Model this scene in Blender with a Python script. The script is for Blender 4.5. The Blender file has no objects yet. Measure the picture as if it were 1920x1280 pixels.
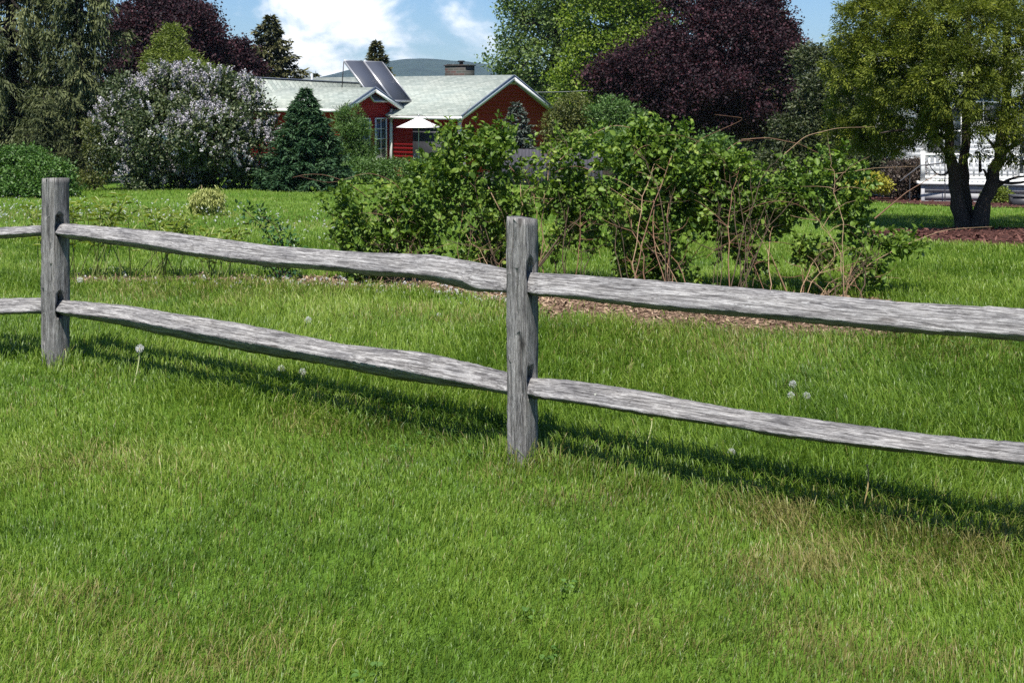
import bpy, math
import numpy as np
from mathutils import Matrix

S = bpy.context.scene
COL = S.collection
rng = np.random.default_rng(11)

# ------------------------------------------------------------------ camera frame
# the photograph's verticals are parallel and its horizon lies at row 184: a level camera with a shifted lens
FPX, CAMZ, HOR = 2100.0, 1.47, 184

def ray(px, py):
    return np.array([(px - 960) / FPX, 1.0, (HOR - py) / FPX])

def at(px, py, Y):
    r = ray(px, py); t = Y / r[1]
    return np.array([r[0] * t, Y, CAMZ + r[2] * t])

def smooth(a, b, x):
    t = np.clip((x - a) / (b - a), 0, 1)
    return t * t * (3 - 2 * t)

def gz(x, y):
    x = np.asarray(x, float); y = np.asarray(y, float)
    sl = .045 + .010 * smooth(1.5, 7, x)
    d = np.clip(y, 0, 60) - 7
    ramp = np.where(d > 1, d, np.where(d < -1, 0, (d + 1) ** 2 / 4))
    far = -.6 * smooth(60, 120, y)
    und = .022 * np.sin(.7 * x + 1.3) * np.sin(.45 * y + .4) * smooth(7, 14, y) * (1 - smooth(120, 200, y))
    return -sl * ramp + far + und

def on_ground(px, py):
    r = ray(px, py); lo, hi = 1.0, 90.0
    f = lambda Y: CAMZ + r[2] / r[1] * Y - gz(r[0] / r[1] * Y, Y)
    for _ in range(60):
        m = (lo + hi) / 2
        if f(m) > 0: lo = m
        else: hi = m
    x = r[0] / r[1] * lo
    return np.array([x, lo, float(gz(x, lo))])

def ppm(Y): return FPX / Y

_tab = rng.random((256, 256))
def vnoise(x, y, s):
    x = np.asarray(x) * s + 500.3; y = np.asarray(y) * s + 500.7
    xi = np.floor(x).astype(int); yi = np.floor(y).astype(int)
    fx = x - xi; fy = y - yi
    fx = fx * fx * (3 - 2 * fx); fy = fy * fy * (3 - 2 * fy)
    g = lambda a, b: _tab[a % 256, b % 256]
    return (g(xi, yi) * (1 - fx) + g(xi + 1, yi) * fx) * (1 - fy) + (g(xi, yi + 1) * (1 - fx) + g(xi + 1, yi + 1) * fx) * fy

# ------------------------------------------------------------------ mesh helpers
def unit(v):
    v = np.asarray(v, float)
    return v / np.maximum(np.linalg.norm(v, axis=-1, keepdims=True), 1e-9)

def mk(name, V, Fs, mat=None, parent=None, attrs=None, smoothf=False):
    """Fs: array (m,k) or a list of arrays of differing k, or of index lists."""
    V = np.asarray(V, np.float32)
    if isinstance(Fs, np.ndarray): Fs = [Fs]
    if len(Fs) and not isinstance(Fs[0], np.ndarray):
        loops = np.concatenate([np.asarray(f, np.int32) for f in Fs]); cnt = np.array([len(f) for f in Fs], np.int32)
    else:
        loops = np.concatenate([f.reshape(-1) for f in Fs]).astype(np.int32)
        cnt = np.concatenate([np.full(len(f), f.shape[1], np.int32) for f in Fs])
    me = bpy.data.meshes.new(name)
    me.vertices.add(len(V)); me.vertices.foreach_set('co', V.reshape(-1))
    me.loops.add(len(loops)); me.loops.foreach_set('vertex_index', loops)
    me.polygons.add(len(cnt))
    st = np.concatenate([[0], np.cumsum(cnt)[:-1]]).astype(np.int32)
    me.polygons.foreach_set('loop_start', st)
    if smoothf: me.polygons.foreach_set('use_smooth', np.ones(len(cnt), bool))
    for k, a in (attrs or {}).items():
        at_ = me.attributes.new(k, 'FLOAT', 'POINT'); at_.data.foreach_set('value', np.asarray(a, np.float32))
    me.update(calc_edges=True)
    if mat: me.materials.append(mat)
    o = bpy.data.objects.new(name, me); COL.objects.link(o)
    if parent is not None: o.parent = parent
    return o

def tag(o, label=None, cat=None, group=None, kind=None):
    if label: o['label'] = label
    if cat: o['category'] = cat
    if group: o['group'] = group
    if kind: o['kind'] = kind
    return o

def empty(name, loc, label, cat, group=None, rz=0.0):
    o = bpy.data.objects.new(name, None); COL.objects.link(o)
    o.empty_display_size = .2
    o.location = loc; o.rotation_euler = (0, 0, rz)
    return tag(o, label, cat, group)

def part(name, V, F, mat, root, attrs=None, smoothf=False):
    return mk(name, np.asarray(V) - np.array(root.location), F, mat, root, attrs, smoothf)

def join(lst):
    """[(V,F)] with equal face size -> V,F"""
    Vs, Fs, n = [], [], 0
    for V, F in lst:
        Vs.append(V); Fs.append(F + n); n += len(V)
    return np.concatenate(Vs), np.concatenate(Fs)

def tube(P, R, k=7):
    P = np.asarray(P, float); n = len(P); R = np.broadcast_to(np.asarray(R, float), (n,))
    T = unit(np.gradient(P, axis=0))
    up = np.where(np.abs(T[:, 2:3]) > .9, [[1., 0, 0]], [[0, 0, 1.]])
    A = unit(np.cross(T, up)); B = np.cross(T, A)
    for i in range(1, n):                       # no twist
        a = A[i - 1] - T[i] * (A[i - 1] @ T[i]); A[i] = a / max(np.linalg.norm(a), 1e-9); B[i] = np.cross(T[i], A[i])
    th = np.linspace(0, 2 * np.pi, k, endpoint=False)
    V = P[:, None] + R[:, None, None] * (np.cos(th)[None, :, None] * A[:, None] + np.sin(th)[None, :, None] * B[:, None])
    V = V.reshape(-1, 3)
    i = np.arange(n - 1)[:, None] * k; j = np.arange(k)[None]; j2 = (j + 1) % k
    F = np.stack([i + j, i + j2, i + k + j2, i + k + j], -1).reshape(-1, 4)
    return V, F

def curve(p0, p1, bend, n=8):
    t = np.linspace(0, 1, n)[:, None]
    return np.asarray(p0) * (1 - t) + np.asarray(p1) * t + np.asarray(bend) * (4 * t * (1 - t))

def boxes(lst):
    out = []
    for lo, hi in lst:
        x0, y0, z0 = lo; x1, y1, z1 = hi
        V = np.array([[x0, y0, z0], [x1, y0, z0], [x1, y1, z0], [x0, y1, z0], [x0, y0, z1], [x1, y0, z1], [x1, y1, z1], [x0, y1, z1]], float)
        F = np.array([[0, 3, 2, 1], [4, 5, 6, 7], [0, 1, 5, 4], [1, 2, 6, 5], [2, 3, 7, 6], [3, 0, 4, 7]])
        out.append((V, F))
    return join(out)

def beam(a, b, w, h):
    a = np.asarray(a, float); b = np.asarray(b, float); t = unit(b - a)
    up = np.array([0, 0, 1.]) if abs(t[2]) < .95 else np.array([0, 1., 0])
    s = unit(np.cross(t, up)) * w / 2; u = unit(np.cross(s, t)) * h / 2
    V = np.array([a - s - u, a + s - u, a + s + u, a - s + u, b - s - u, b + s - u, b + s + u, b - s + u])
    F = np.array([[0, 1, 2, 3], [7, 6, 5, 4], [0, 4, 5, 1], [1, 5, 6, 2], [2, 6, 7, 3], [3, 7, 4, 0]])
    return V, F

def slab(quad, th):
    """a quad given as four points with real thickness th along its normal (downwards)"""
    q = np.asarray(quad, float); n = unit(np.cross(q[1] - q[0], q[3] - q[0]))
    if n[2] < 0: n = -n
    V = np.concatenate([q, q - n * th])
    F = np.array([[0, 1, 2, 3], [7, 6, 5, 4], [0, 4, 5, 1], [1, 5, 6, 2], [2, 6, 7, 3], [3, 7, 4, 0]])
    return V, F

def leaves(P, D, N, L, W, fold=.25, hexa=False):
    """leaf faces. P base points, D direction, N rough normal, L length, W width."""
    D = unit(D); Sd = unit(np.cross(D, N)); N = np.cross(Sd, D)
    L = np.broadcast_to(np.asarray(L, float), (len(P),))[:, None]; W = np.broadcast_to(np.asarray(W, float), (len(P),))[:, None]
    n = len(P)
    if hexa:
        a = P; t = P + D * L - N * L * .18
        f = N * W * fold
        l1 = P + D * L * .28 + Sd * W * .46 + f; l2 = P + D * L * .66 + Sd * W * .42 + f * .6
        r1 = P + D * L * .28 - Sd * W * .46 + f; r2 = P + D * L * .66 - Sd * W * .42 + f * .6
        V = np.stack([a, l1, l2, t, r2, r1], 1).reshape(-1, 3)
        i = np.arange(n)[:, None] * 6
        F = np.concatenate([i + np.array([[0, 1, 2, 3]]), i + np.array([[0, 3, 4, 5]])])
        return V, F, 6
    f = N * W * fold
    V = np.stack([P, P + D * L * .45 + Sd * W * .5 + f, P + D * L, P + D * L * .45 - Sd * W * .5 + f], 1).reshape(-1, 3)
    i = np.arange(n)[:, None] * 4
    F = np.concatenate([i + np.array([[0, 1, 2]]), i + np.array([[0, 2, 3]])])
    return V, F, 4

def rdir(n): return unit(rng.normal(size=(n, 3)))

# ------------------------------------------------------------------ materials
def newmat(name):
    m = bpy.data.materials.new(name); m.use_nodes = True
    nt = m.node_tree; nt.nodes.clear()
    out = nt.nodes.new('ShaderNodeOutputMaterial')
    return m, nt, out

def nd(nt, t, ins=None, **kw):
    n = nt.nodes.new(t)
    for k, v in kw.items(): setattr(n, k, v)
    for k, v in (ins or {}).items():
        if hasattr(v, 'is_linked'): nt.links.new(v, n.inputs[k])
        else: n.inputs[k].default_value = v
    return n

def ramp(nt, fac, stops):
    r = nt.nodes.new('ShaderNodeValToRGB'); e = r.color_ramp.elements
    while len(e) < len(stops): e.new(.5)
    for el, (p, c) in zip(e, stops):
        el.position = p; el.color = (*c, 1) if len(c) == 3 else c
    nt.links.new(fac, r.inputs[0])
    return r.outputs[0]

def mapped(nt, scale, loc=(0, 0, 0)):
    tc = nd(nt, 'ShaderNodeTexCoord')
    return nd(nt, 'ShaderNodeMapping', {'Vector': tc.outputs['Object'], 'Scale': scale, 'Location': loc}).outputs[0]

def noise(nt, vec, scale, detail=4, rough=.6, dist=0):
    n = nd(nt, 'ShaderNodeTexNoise', {'Scale': scale, 'Detail': detail, 'Roughness': rough, 'Distortion': dist})
    if vec is not None: nt.links.new(vec, n.inputs['Vector'])
    return n.outputs[0]

def mixc(nt, fac, a, b, mode='MIX'):
    n = nd(nt, 'ShaderNodeMix', data_type='RGBA', blend_type=mode)
    for idx, v in ((0, fac), (6, a), (7, b)):
        if hasattr(v, 'is_linked'): nt.links.new(v, n.inputs[idx])
        elif idx == 0: n.inputs[0].default_value = v
        else: n.inputs[idx].default_value = (*v, 1)
    return n.outputs[2]

def leafmat(name, stops, trans=.25, rough=.5, spec=.35, tcol=None):
    m, nt, out = newmat(name)
    a = nd(nt, 'ShaderNodeAttribute', attribute_name='tint')
    k = len(stops)
    c = ramp(nt, a.outputs['Fac'], [(i / (k - 1) if k > 1 else 0, s) for i, s in enumerate(stops)])
    p = nd(nt, 'ShaderNodeBsdfPrincipled', {'Base Color': c, 'Roughness': rough, 'Specular IOR Level': spec})
    if trans > 0:
        tc = mixc(nt, 1.0, c, tcol or (1.25, 1.35, .5), 'MULTIPLY')
        t = nd(nt, 'ShaderNodeBsdfTranslucent', {'Color': tc})
        mx = nd(nt, 'ShaderNodeMixShader', {0: trans}); nt.links.new(p.outputs[0], mx.inputs[1]); nt.links.new(t.outputs[0], mx.inputs[2])
        nt.links.new(mx.outputs[0], out.inputs[0])
    else: nt.links.new(p.outputs[0], out.inputs[0])
    return m

def plain(name, col, rough=.6, spec=.4, var=.15, vscale=6., bump=0., metal=0., stretch=(1, 1, 1), bscale=None):
    m, nt, out = newmat(name)
    v = mapped(nt, stretch)
    n = noise(nt, v, vscale, 5, .65)
    c = ramp(nt, n, [(.25, tuple(x * (1 - var) for x in col)), (.75, tuple(min(1, x * (1 + var)) for x in col))])
    p = nd(nt, 'ShaderNodeBsdfPrincipled', {'Base Color': c, 'Roughness': rough, 'Specular IOR Level': spec, 'Metallic': metal})
    if bump:
        n2 = noise(nt, v, bscale or vscale * 4, 4)
        b = nd(nt, 'ShaderNodeBump', {'Strength': 1., 'Distance': bump, 'Height': n2}); nt.links.new(b.outputs[0], p.inputs['Normal'])
    nt.links.new(p.outputs[0], out.inputs[0])
    return m

def woodmat(name, axis, seed, lo, mid, hi):
    """weathered grey split wood, grain along one object axis"""
    m, nt, out = newmat(name)
    st = [140, 140, 140]; st[axis] = 5.5
    sf = [330, 330, 330]; sf[axis] = 30
    sb = [17, 17, 17]; sb[axis] = 5
    sk = [85, 85, 85]; sk[axis] = 1.6
    off = (seed, seed * 2.1, seed * .7)
    v1 = mapped(nt, st, off); v2 = mapped(nt, sf, off); v3 = mapped(nt, sb, off); v4 = mapped(nt, sk, off)
    n1 = noise(nt, v1, 1., 6, .72, .8); n2 = noise(nt, v2, 1., 4, .75, .3); n3 = noise(nt, v3, 1., 5, .65); n4 = noise(nt, v4, 1., 3, .55, .4)
    c1 = ramp(nt, n1, [(.365, lo), (.475, mid), (.59, hi)])
    fine = ramp(nt, n2, [(.32, (.42, .42, .43)), (.5, (1, 1, 1)), (.68, (1.25, 1.25, 1.25))])
    c2 = mixc(nt, .9, c1, fine, 'MULTIPLY')
    blot = ramp(nt, n3, [(.33, (.52, .52, .54)), (.48, (1, 1, 1)), (.66, (1.18, 1.17, 1.15))])
    c3 = mixc(nt, .9, c2, blot, 'MULTIPLY')
    crk = ramp(nt, n4, [(.385, (1, 1, 1)), (.405, (.16, .15, .15)), (.425, (1, 1, 1)), (.60, (1, 1, 1)), (.612, (.3, .29, .28)), (.624, (1, 1, 1))])
    c3 = mixc(nt, .9, c3, crk, 'MULTIPLY')
    # lichen / dirt specks
    vz = nd(nt, 'ShaderNodeTexVoronoi', {'Scale': 26., 'Vector': mapped(nt, (1, 1, 1), off)})
    sp = ramp(nt, vz.outputs['Distance'], [(.0, (1, 1, 1)), (.11, (1, 1, 1)), (.16, (0, 0, 0))])
    nm = noise(nt, mapped(nt, (1, 1, 1), off), 7, 3); gate = ramp(nt, nm, [(.6, (0, 0, 0)), (.7, (1, 1, 1))])
    f = mixc(nt, 1., sp, gate, 'MULTIPLY')
    c4 = mixc(nt, f, c3, (.34, .35, .30))
    ks = [9, 9, 9]; ks[axis] = 2.4
    kv = nd(nt, 'ShaderNodeTexVoronoi', {'Scale': 1., 'Vector': mapped(nt, ks, off)})
    kn = ramp(nt, kv.outputs['Distance'], [(.0, (.10, .095, .09)), (.07, (.22, .2, .19)), (.10, (.75, .74, .73)), (.14, (1, 1, 1))])
    c4 = mixc(nt, .8, c4, kn, 'MULTIPLY')
    p = nd(nt, 'ShaderNodeBsdfPrincipled', {'Base Color': c4, 'Roughness': .85, 'Specular IOR Level': .2})
    add = nd(nt, 'ShaderNodeMath', {0: n1, 1: n2}, operation='ADD')
    b = nd(nt, 'ShaderNodeBump', {'Strength': .9, 'Distance': .005, 'Height': add.outputs[0]})
    nt.links.new(b.outputs[0], p.inputs['Normal']); nt.links.new(p.outputs[0], out.inputs[0])
    return m

M = {}
M['bark'] = plain('bark', (.045, .036, .028), .9, .15, .5, 9, .02, stretch=(4, 4, 1))
M['bark_dark'] = plain('bark_dark', (.022, .018, .015), .9, .15, .5, 9, .02, stretch=(4, 4, 1))
M['bark_grey'] = plain('bark_grey', (.09, .08, .068), .9, .15, .4, 9, .02, stretch=(4, 4, 1))
M['bark_cedar'] = plain('bark_cedar', (.085, .066, .052), .9, .1, .6, 12, .03, stretch=(5, 5, .8))
M['cane_tan'] = plain('cane_tan', (.25, .165, .095), .6, .3, .45, 12)
M['cane_red'] = plain('cane_red', (.16, .085, .05), .6, .3, .4, 12)
M['cane_dark'] = plain('cane_dark', (.065, .045, .028), .7, .2, .5, 12)
M['stem_green'] = plain('stem_green', (.13, .16, .04), .6, .3, .3, 12)
M['stem_pale'] = plain('stem_pale', (.48, .50, .24), .6, .3, .2, 12)
M['stem_dry'] = plain('stem_dry', (.33, .25, .11), .7, .2, .3, 12)
M['white'] = plain('white_paint', (.74, .74, .72), .55, .3, .04, 5)
M['white_far'] = plain('white_siding', (.78, .78, .78), .6, .3, .03, 3)
M['grey_board'] = plain('grey_board', (.34, .34, .35), .75, .2, .12, 4, .004, stretch=(1, 1, 8))
M['blue_grey_board'] = plain('blue_grey_board', (.062, .060, .072), .85, .15, .3, 6, .004, stretch=(6, 6, 1))
M['glass'] = plain('window_glass', (.03, .04, .05), .06, .8, .1, 1)
M['red_wall'] = plain('red_siding', (.29, .013, .018), .6, .25, .10, 1.5, 0, stretch=(.5, .5, 2))
M['fabric'] = plain('parasol_fabric', (.80, .76, .74), .8, .2, .03, 3)
M['metal_light'] = plain('light_metal', (.42, .42, .43), .4, .5, .1, 4, metal=.6)
M['metal_dark'] = plain('dark_metal', (.04, .04, .045), .5, .4, .2, 4)
M['collector'] = plain('collector_glass', (.055, .062, .082), .5, .22, .06, 1.2)
M['terracotta'] = plain('terracotta', (.36, .13, .07), .8, .2, .2, 6)
M['patio'] = plain('patio_stone', (.30, .27, .25), .85, .2, .2, 4, .004)

def roofmat():
    m, nt, out = newmat('asphalt_shingle')
    tc = nd(nt, 'ShaderNodeTexCoord')
    br = nd(nt, 'ShaderNodeTexBrick', {'Vector': nd(nt, 'ShaderNodeMapping', {'Vector': tc.outputs['Object']}).outputs[0],
        'Color1': (.24, .275, .25, 1), 'Color2': (.36, .39, .355, 1), 'Mortar': (.23, .25, .235, 1), 'Scale': 1.0, 'Mortar Size': .010,
        'Brick Width': .26, 'Row Height': .13, 'Bias': .1})
    n = noise(nt, mapped(nt, (1, 1, 1)), 11, 4); n2 = noise(nt, mapped(nt, (1, 1, 1)), .7, 3)
    c = mixc(nt, .6, br.outputs[0], ramp(nt, n, [(.3, (.7, .72, .72)), (.7, (1.2, 1.2, 1.15))]), 'MULTIPLY')
    c = mixc(nt, .5, c, ramp(nt, n2, [(.3, (.85, .9, .92)), (.7, (1.1, 1.05, 1.0))]), 'MULTIPLY')
    p = nd(nt, 'ShaderNodeBsdfPrincipled', {'Base Color': c, 'Roughness': .9, 'Specular IOR Level': .15})
    b = nd(nt, 'ShaderNodeBump', {'Strength': .6, 'Distance': .012, 'Height': br.outputs[1]}); b.invert = True
    nt.links.new(b.outputs[0], p.inputs['Normal']); nt.links.new(p.outputs[0], out.inputs[0])
    return m
M['roof'] = roofmat()

def brickmat():
    m, nt, out = newmat('chimney_brick')
    v = mapped(nt, (1, 1, 1))
    rot = nd(nt, 'ShaderNodeMapping', {'Vector': v, 'Rotation': (math.pi / 2, 0, 0)}).outputs[0]
    br = nd(nt, 'ShaderNodeTexBrick', {'Vector': rot, 'Color1': (.07, .038, .033, 1), 'Color2': (.04, .05, .043, 1), 'Mortar': (.085, .085, .08, 1),
        'Scale': 1., 'Mortar Size': .012, 'Brick Width': .3, 'Row Height': .11})
    p = nd(nt, 'ShaderNodeBsdfPrincipled', {'Base Color': br.outputs[0], 'Roughness': .85, 'Specular IOR Level': .2})
    nt.links.new(p.outputs[0], out.inputs[0]); return m
M['brick'] = brickmat()

# leaves: real leaf colours, varied leaf by leaf
M['lf_spruce_weep'] = leafmat('weeping_spruce_needles', [(.020, .029, .010), (.050, .063, .021), (.120, .135, .052)], .08, .6, .2)
M['lf_spruce'] = leafmat('spruce_needles', [(.026, .033, .011), (.060, .064, .023), (.12, .115, .048)], .08, .6, .2)
M['lf_spruce_blue'] = leafmat('blue_green_needles', [(.014, .040, .017), (.036, .080, .034), (.085, .145, .070)], .1, .65, .12)
M['lf_spruce_pale'] = leafmat('pale_blue_needles', [(.045, .06, .048), (.08, .10, .082), (.14, .165, .14)], .08, .6, .2)
M['lf_maple'] = leafmat('purple_maple_leaves', [(.010, .006, .009), (.028, .014, .018), (.080, .030, .038)], .16, .6, .16, (1.5, .5, .45))
M['lf_larch'] = leafmat('larch_needles', [(.07, .105, .012), (.125, .165, .020), (.18, .22, .035)], .25)
M['lf_green'] = leafmat('green_tree_leaves', [(.055, .095, .026), (.13, .19, .055), (.22, .29, .11)], .4)
M['lf_yellowgreen'] = leafmat('yellow_green_leaves', [(.085, .14, .014), (.18, .25, .030), (.27, .34, .06)], .42)
M['lf_lilac'] = leafmat('lilac_leaves', [(.028, .048, .018), (.068, .092, .036), (.145, .165, .08)], .18)
M['blossom'] = leafmat('lilac_blossom', [(.25, .23, .26), (.43, .405, .435), (.64, .61, .635)], .2, .7, .1, (1, 1, 1))
M['lf_cedar'] = leafmat('cedar_sprays', [(.042, .062, .008), (.118, .146, .016), (.25, .272, .038)], .26, .6, .2)
M['lf_dark'] = leafmat('dark_yew_leaves', [(.018, .028, .010), (.042, .056, .018), (.08, .09, .03)], .12)
M['lf_shrub'] = leafmat('shrub_leaves', [(.03, .075, .012), (.065, .14, .022), (.12, .21, .05)], .25)
M['lf_willow'] = leafmat('feathery_shrub_leaves', [(.04, .085, .016), (.075, .145, .03), (.13, .21, .06)], .25)
M['lf_olive'] = leafmat('olive_shrub_leaves', [(.045, .06, .012), (.09, .105, .022), (.15, .155, .04)], .2)
M['lf_gold'] = leafmat('golden_shrub_leaves', [(.16, .16, .02), (.33, .31, .035), (.5, .45, .08)], .25)
M['lf_redbrown'] = leafmat('barberry_leaves', [(.03, .022, .02), (.065, .045, .035), (.11, .085, .06)], .15)
M['lf_bramble'] = leafmat('bramble_leaves', [(.034, .074, .009), (.086, .150, .018), (.155, .235, .036), (.25, .30, .06)], .28, .5, .28)
M['lf_peony'] = leafmat('peony_leaves', [(.10, .14, .022), (.19, .235, .045), (.29, .33, .09)], .32, .45, .4)
M['lf_rose'] = leafmat('rose_leaves', [(.018, .06, .018), (.042, .11, .03), (.085, .16, .05)], .2, .4, .45)
M['lf_weep_gold'] = leafmat('pale_yellow_needles', [(.20, .22, .05), (.32, .34, .10), (.45, .46, .18)], .25)
M['seed'] = leafmat('seed_fluff', [(.55, .55, .53), (.68, .68, .66), (.8, .8, .78)], .35, .9, .1, (1, 1, 1))
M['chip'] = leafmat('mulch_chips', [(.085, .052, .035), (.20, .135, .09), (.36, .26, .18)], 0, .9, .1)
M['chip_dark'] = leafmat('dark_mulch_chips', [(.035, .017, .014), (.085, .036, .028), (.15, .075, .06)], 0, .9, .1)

def grassmat():
    m, nt, out = newmat('grass_blades')
    a = nd(nt, 'ShaderNodeAttribute', attribute_name='tint'); dr = nd(nt, 'ShaderNodeAttribute', attribute_name='dry')
    c = ramp(nt, a.outputs['Fac'], [(0, (.050, .100, .010)), (.35, (.108, .186, .016)), (.65, (.172, .250, .030)), (1, (.265, .32, .082))])
    d = ramp(nt, a.outputs['Fac'], [(0, (.12, .10, .03)), (.5, (.25, .20, .08)), (1, (.42, .34, .18))])
    c = mixc(nt, dr.outputs['Fac'], c, d)
    p = nd(nt, 'ShaderNodeBsdfPrincipled', {'Base Color': c, 'Roughness': .45, 'Specular IOR Level': .35})
    t = nd(nt, 'ShaderNodeBsdfTranslucent', {'Color': mixc(nt, 1., c, (1.2, 1.35, .55), 'MULTIPLY')})
    mx = nd(nt, 'ShaderNodeMixShader', {0: .3}); nt.links.new(p.outputs[0], mx.inputs[1]); nt.links.new(t.outputs[0], mx.inputs[2])
    nt.links.new(mx.outputs[0], out.inputs[0]); return m
M['grass'] = grassmat()

def lawnmat():
    m, nt, out = newmat('lawn_ground')
    v = mapped(nt, (1, 1, 1))
    n1 = noise(nt, v, .35, 4); n2 = noise(nt, v, 4, 6, .7); n3 = noise(nt, mapped(nt, (.25, 3, 1)), .5, 4)
    c = ramp(nt, n2, [(.3, (.040, .082, .010)), (.5, (.080, .145, .018)), (.72, (.13, .205, .036))])
    c = mixc(nt, .7, c, ramp(nt, n1, [(.35, (.8, .95, .8)), (.65, (1.2, 1.12, 1.1))]), 'MULTIPLY')
    c = mixc(nt, .6, c, ramp(nt, n3, [(.35, (.82, .9, .85)), (.65, (1.2, 1.15, 1.2))]), 'MULTIPLY')
    p = nd(nt, 'ShaderNodeBsdfPrincipled', {'Base Color': c, 'Roughness': .9, 'Specular IOR Level': .1})
    b = nd(nt, 'ShaderNodeBump', {'Strength': .6, 'Distance': .04, 'Height': noise(nt, v, 18, 5)})
    nt.links.new(b.outputs[0], p.inputs['Normal']); nt.links.new(p.outputs[0], out.inputs[0]); return m
M['lawn'] = lawnmat()
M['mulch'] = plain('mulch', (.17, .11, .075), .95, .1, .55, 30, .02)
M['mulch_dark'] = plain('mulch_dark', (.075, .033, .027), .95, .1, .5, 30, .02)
M['hill'] = plain('forested_hill', (.026, .042, .034), .95, .05, .5, .02, 4., bscale=.08)

# ------------------------------------------------------------------ ground
def build_ground():
    ys = np.concatenate([np.arange(-6, 70, .5), 70 * (3250 / 70) ** np.linspace(0, 1, 40)])
    xs1 = np.concatenate([np.arange(0, 40, .5), 40 * (3150 / 40) ** np.linspace(0, 1, 30)])
    xs = np.concatenate([-xs1[::-1][:-1], xs1])
    X, Y = np.meshgrid(xs, ys); Z = gz(X, Y)
    V = np.stack([X, Y, Z], -1).reshape(-1, 3); nx = len(xs)
    i, j = np.meshgrid(np.arange(nx - 1), np.arange(len(ys) - 1)); b = (j * nx + i).reshape(-1, 1)
    F = np.concatenate([b, b + 1, b + nx + 1, b + nx], 1)
    return tag(mk('lawn', V, F, M['lawn'], smoothf=True), kind='structure')
build_ground()

def poly_px(pts): return np.array([on_ground(*p)[:2] for p in pts])

def inside(poly, x, y):
    c = np.zeros(np.shape(x), bool); n = len(poly)
    for i in range(n):
        x0, y0 = poly[i]; x1, y1 = poly[i - 1]
        with np.errstate(divide='ignore', invalid='ignore'):
            c ^= ((y0 > y) != (y1 > y)) & (x < (x1 - x0) * (y - y0) / (y1 - y0) + x0)
    return c

def bed_inside(poly, x, y, amp=.18):
    w = amp * (vnoise(x, y, 3.1) - .5) + amp * .8 * (vnoise(x + 9, y, 8.) - .5)
    w2 = amp * (vnoise(x, y + 31, 3.1) - .5) + amp * .8 * (vnoise(x, y - 17, 8.) - .5)
    return inside(poly, x + w, y + w2)

BED_BRAMBLE = poly_px([(120, 531), (400, 533), (560, 539), (700, 547), (830, 556), (950, 582), (1100, 606), (1300, 624), (1500, 632), (1690, 634), (1770, 620),
                       (1760, 585), (1560, 560), (1330, 545), (1000, 532), (800, 526), (560, 523), (300, 523), (120, 523)])
BED_TREE = poly_px([(1585, 437), (1640, 433), (1760, 430), (1960, 430), (2300, 434), (2420, 448), (2200, 466), (1900, 463), (1740, 457), (1640, 448)])
BED_DECK = poly_px([(1600, 374), (1660, 380), (1740, 385), (1850, 389), (2300, 396), (2300, 375), (1720, 366), (1600, 366)])

def bed(name, poly, mat, cmat, step, nchip, csize, lab):
    lo, hi = poly.min(0) - .3, poly.max(0) + .3
    xs = np.arange(lo[0], hi[0], step); ys = np.arange(lo[1], hi[1], step)
    X, Y = np.meshgrid(xs, ys); ins = bed_inside(poly, X, Y)
    V = np.stack([X, Y, gz(X, Y) + .012 + .012 * vnoise(X, Y, 5)], -1).reshape(-1, 3); nx = len(xs)
    q = ins[:-1, :-1] | ins[1:, 1:]
    j, i = np.nonzero(q); b = (j * nx + i)[:, None]
    F = np.concatenate([b, b + 1, b + nx + 1, b + nx], 1)
    used = np.unique(F); re = np.zeros(len(V), int); re[used] = np.arange(len(used))
    tag(mk(name, V[used], re[F], mat, smoothf=True), kind='structure')
    x = rng.uniform(lo[0], hi[0], nchip * 3); y = rng.uniform(lo[1], hi[1], nchip * 3)
    k = bed_inside(poly, x, y, .3); x, y = x[k][:nchip], y[k][:nchip]; n = len(x)
    P = np.stack([x, y, gz(x, y) + .022 + .012 * rng.random(n)], -1)
    D = rdir(n) * [1, 1, .25]; N = rdir(n) * .5 + [0, 0, 1]
    s = csize * rng.uniform(.4, 1.3, n)
    V, F, kk = leaves(P, D, N, s, s * rng.uniform(.2, .5, n), .1)
    o = mk(lab, V, F, cmat, attrs={'tint': np.repeat(rng.random(n), kk)}); tag(o, kind='stuff')

bed('mulch_bed', BED_BRAMBLE, M['mulch'], M['chip'], .08, 16000, .045, 'wood_chips')
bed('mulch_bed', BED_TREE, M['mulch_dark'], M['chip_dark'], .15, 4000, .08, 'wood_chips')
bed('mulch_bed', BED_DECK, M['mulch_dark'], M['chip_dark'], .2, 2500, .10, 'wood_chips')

# ------------------------------------------------------------------ fence
FP1, FP2 = on_ground(104, 686), on_ground(980, 872)
DV = (FP2 - FP1)[:2]; SPAN = np.linalg.norm(DV); DV = DV / SPAN; NV = np.array([-DV[1], DV[0]])
AZ = math.atan2(DV[1], DV[0])
print('fence span', SPAN, 'P1', FP1, 'P2', FP2, 'AZ', math.degrees(AZ))

def frame_hit(px, py, p, org, d):
    """ray against the vertical plane through org along d, moved p metres towards the camera -> (s, z)"""
    n = np.array([-d[1], d[0]]);
    if n[1] < 0: n = -n
    r = ray(px, py); o = org[:2] - n * p
    t = (o @ n) / (r[:2] @ n)
    q = r[:2] * t - o
    return q @ d, CAMZ + r[2] * t - org[2]

fence = empty('split_rail_fence', FP1, 'weathered grey split rail fence of slotted posts and two rough rails crossing the lawn', 'fence', rz=AZ)

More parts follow.
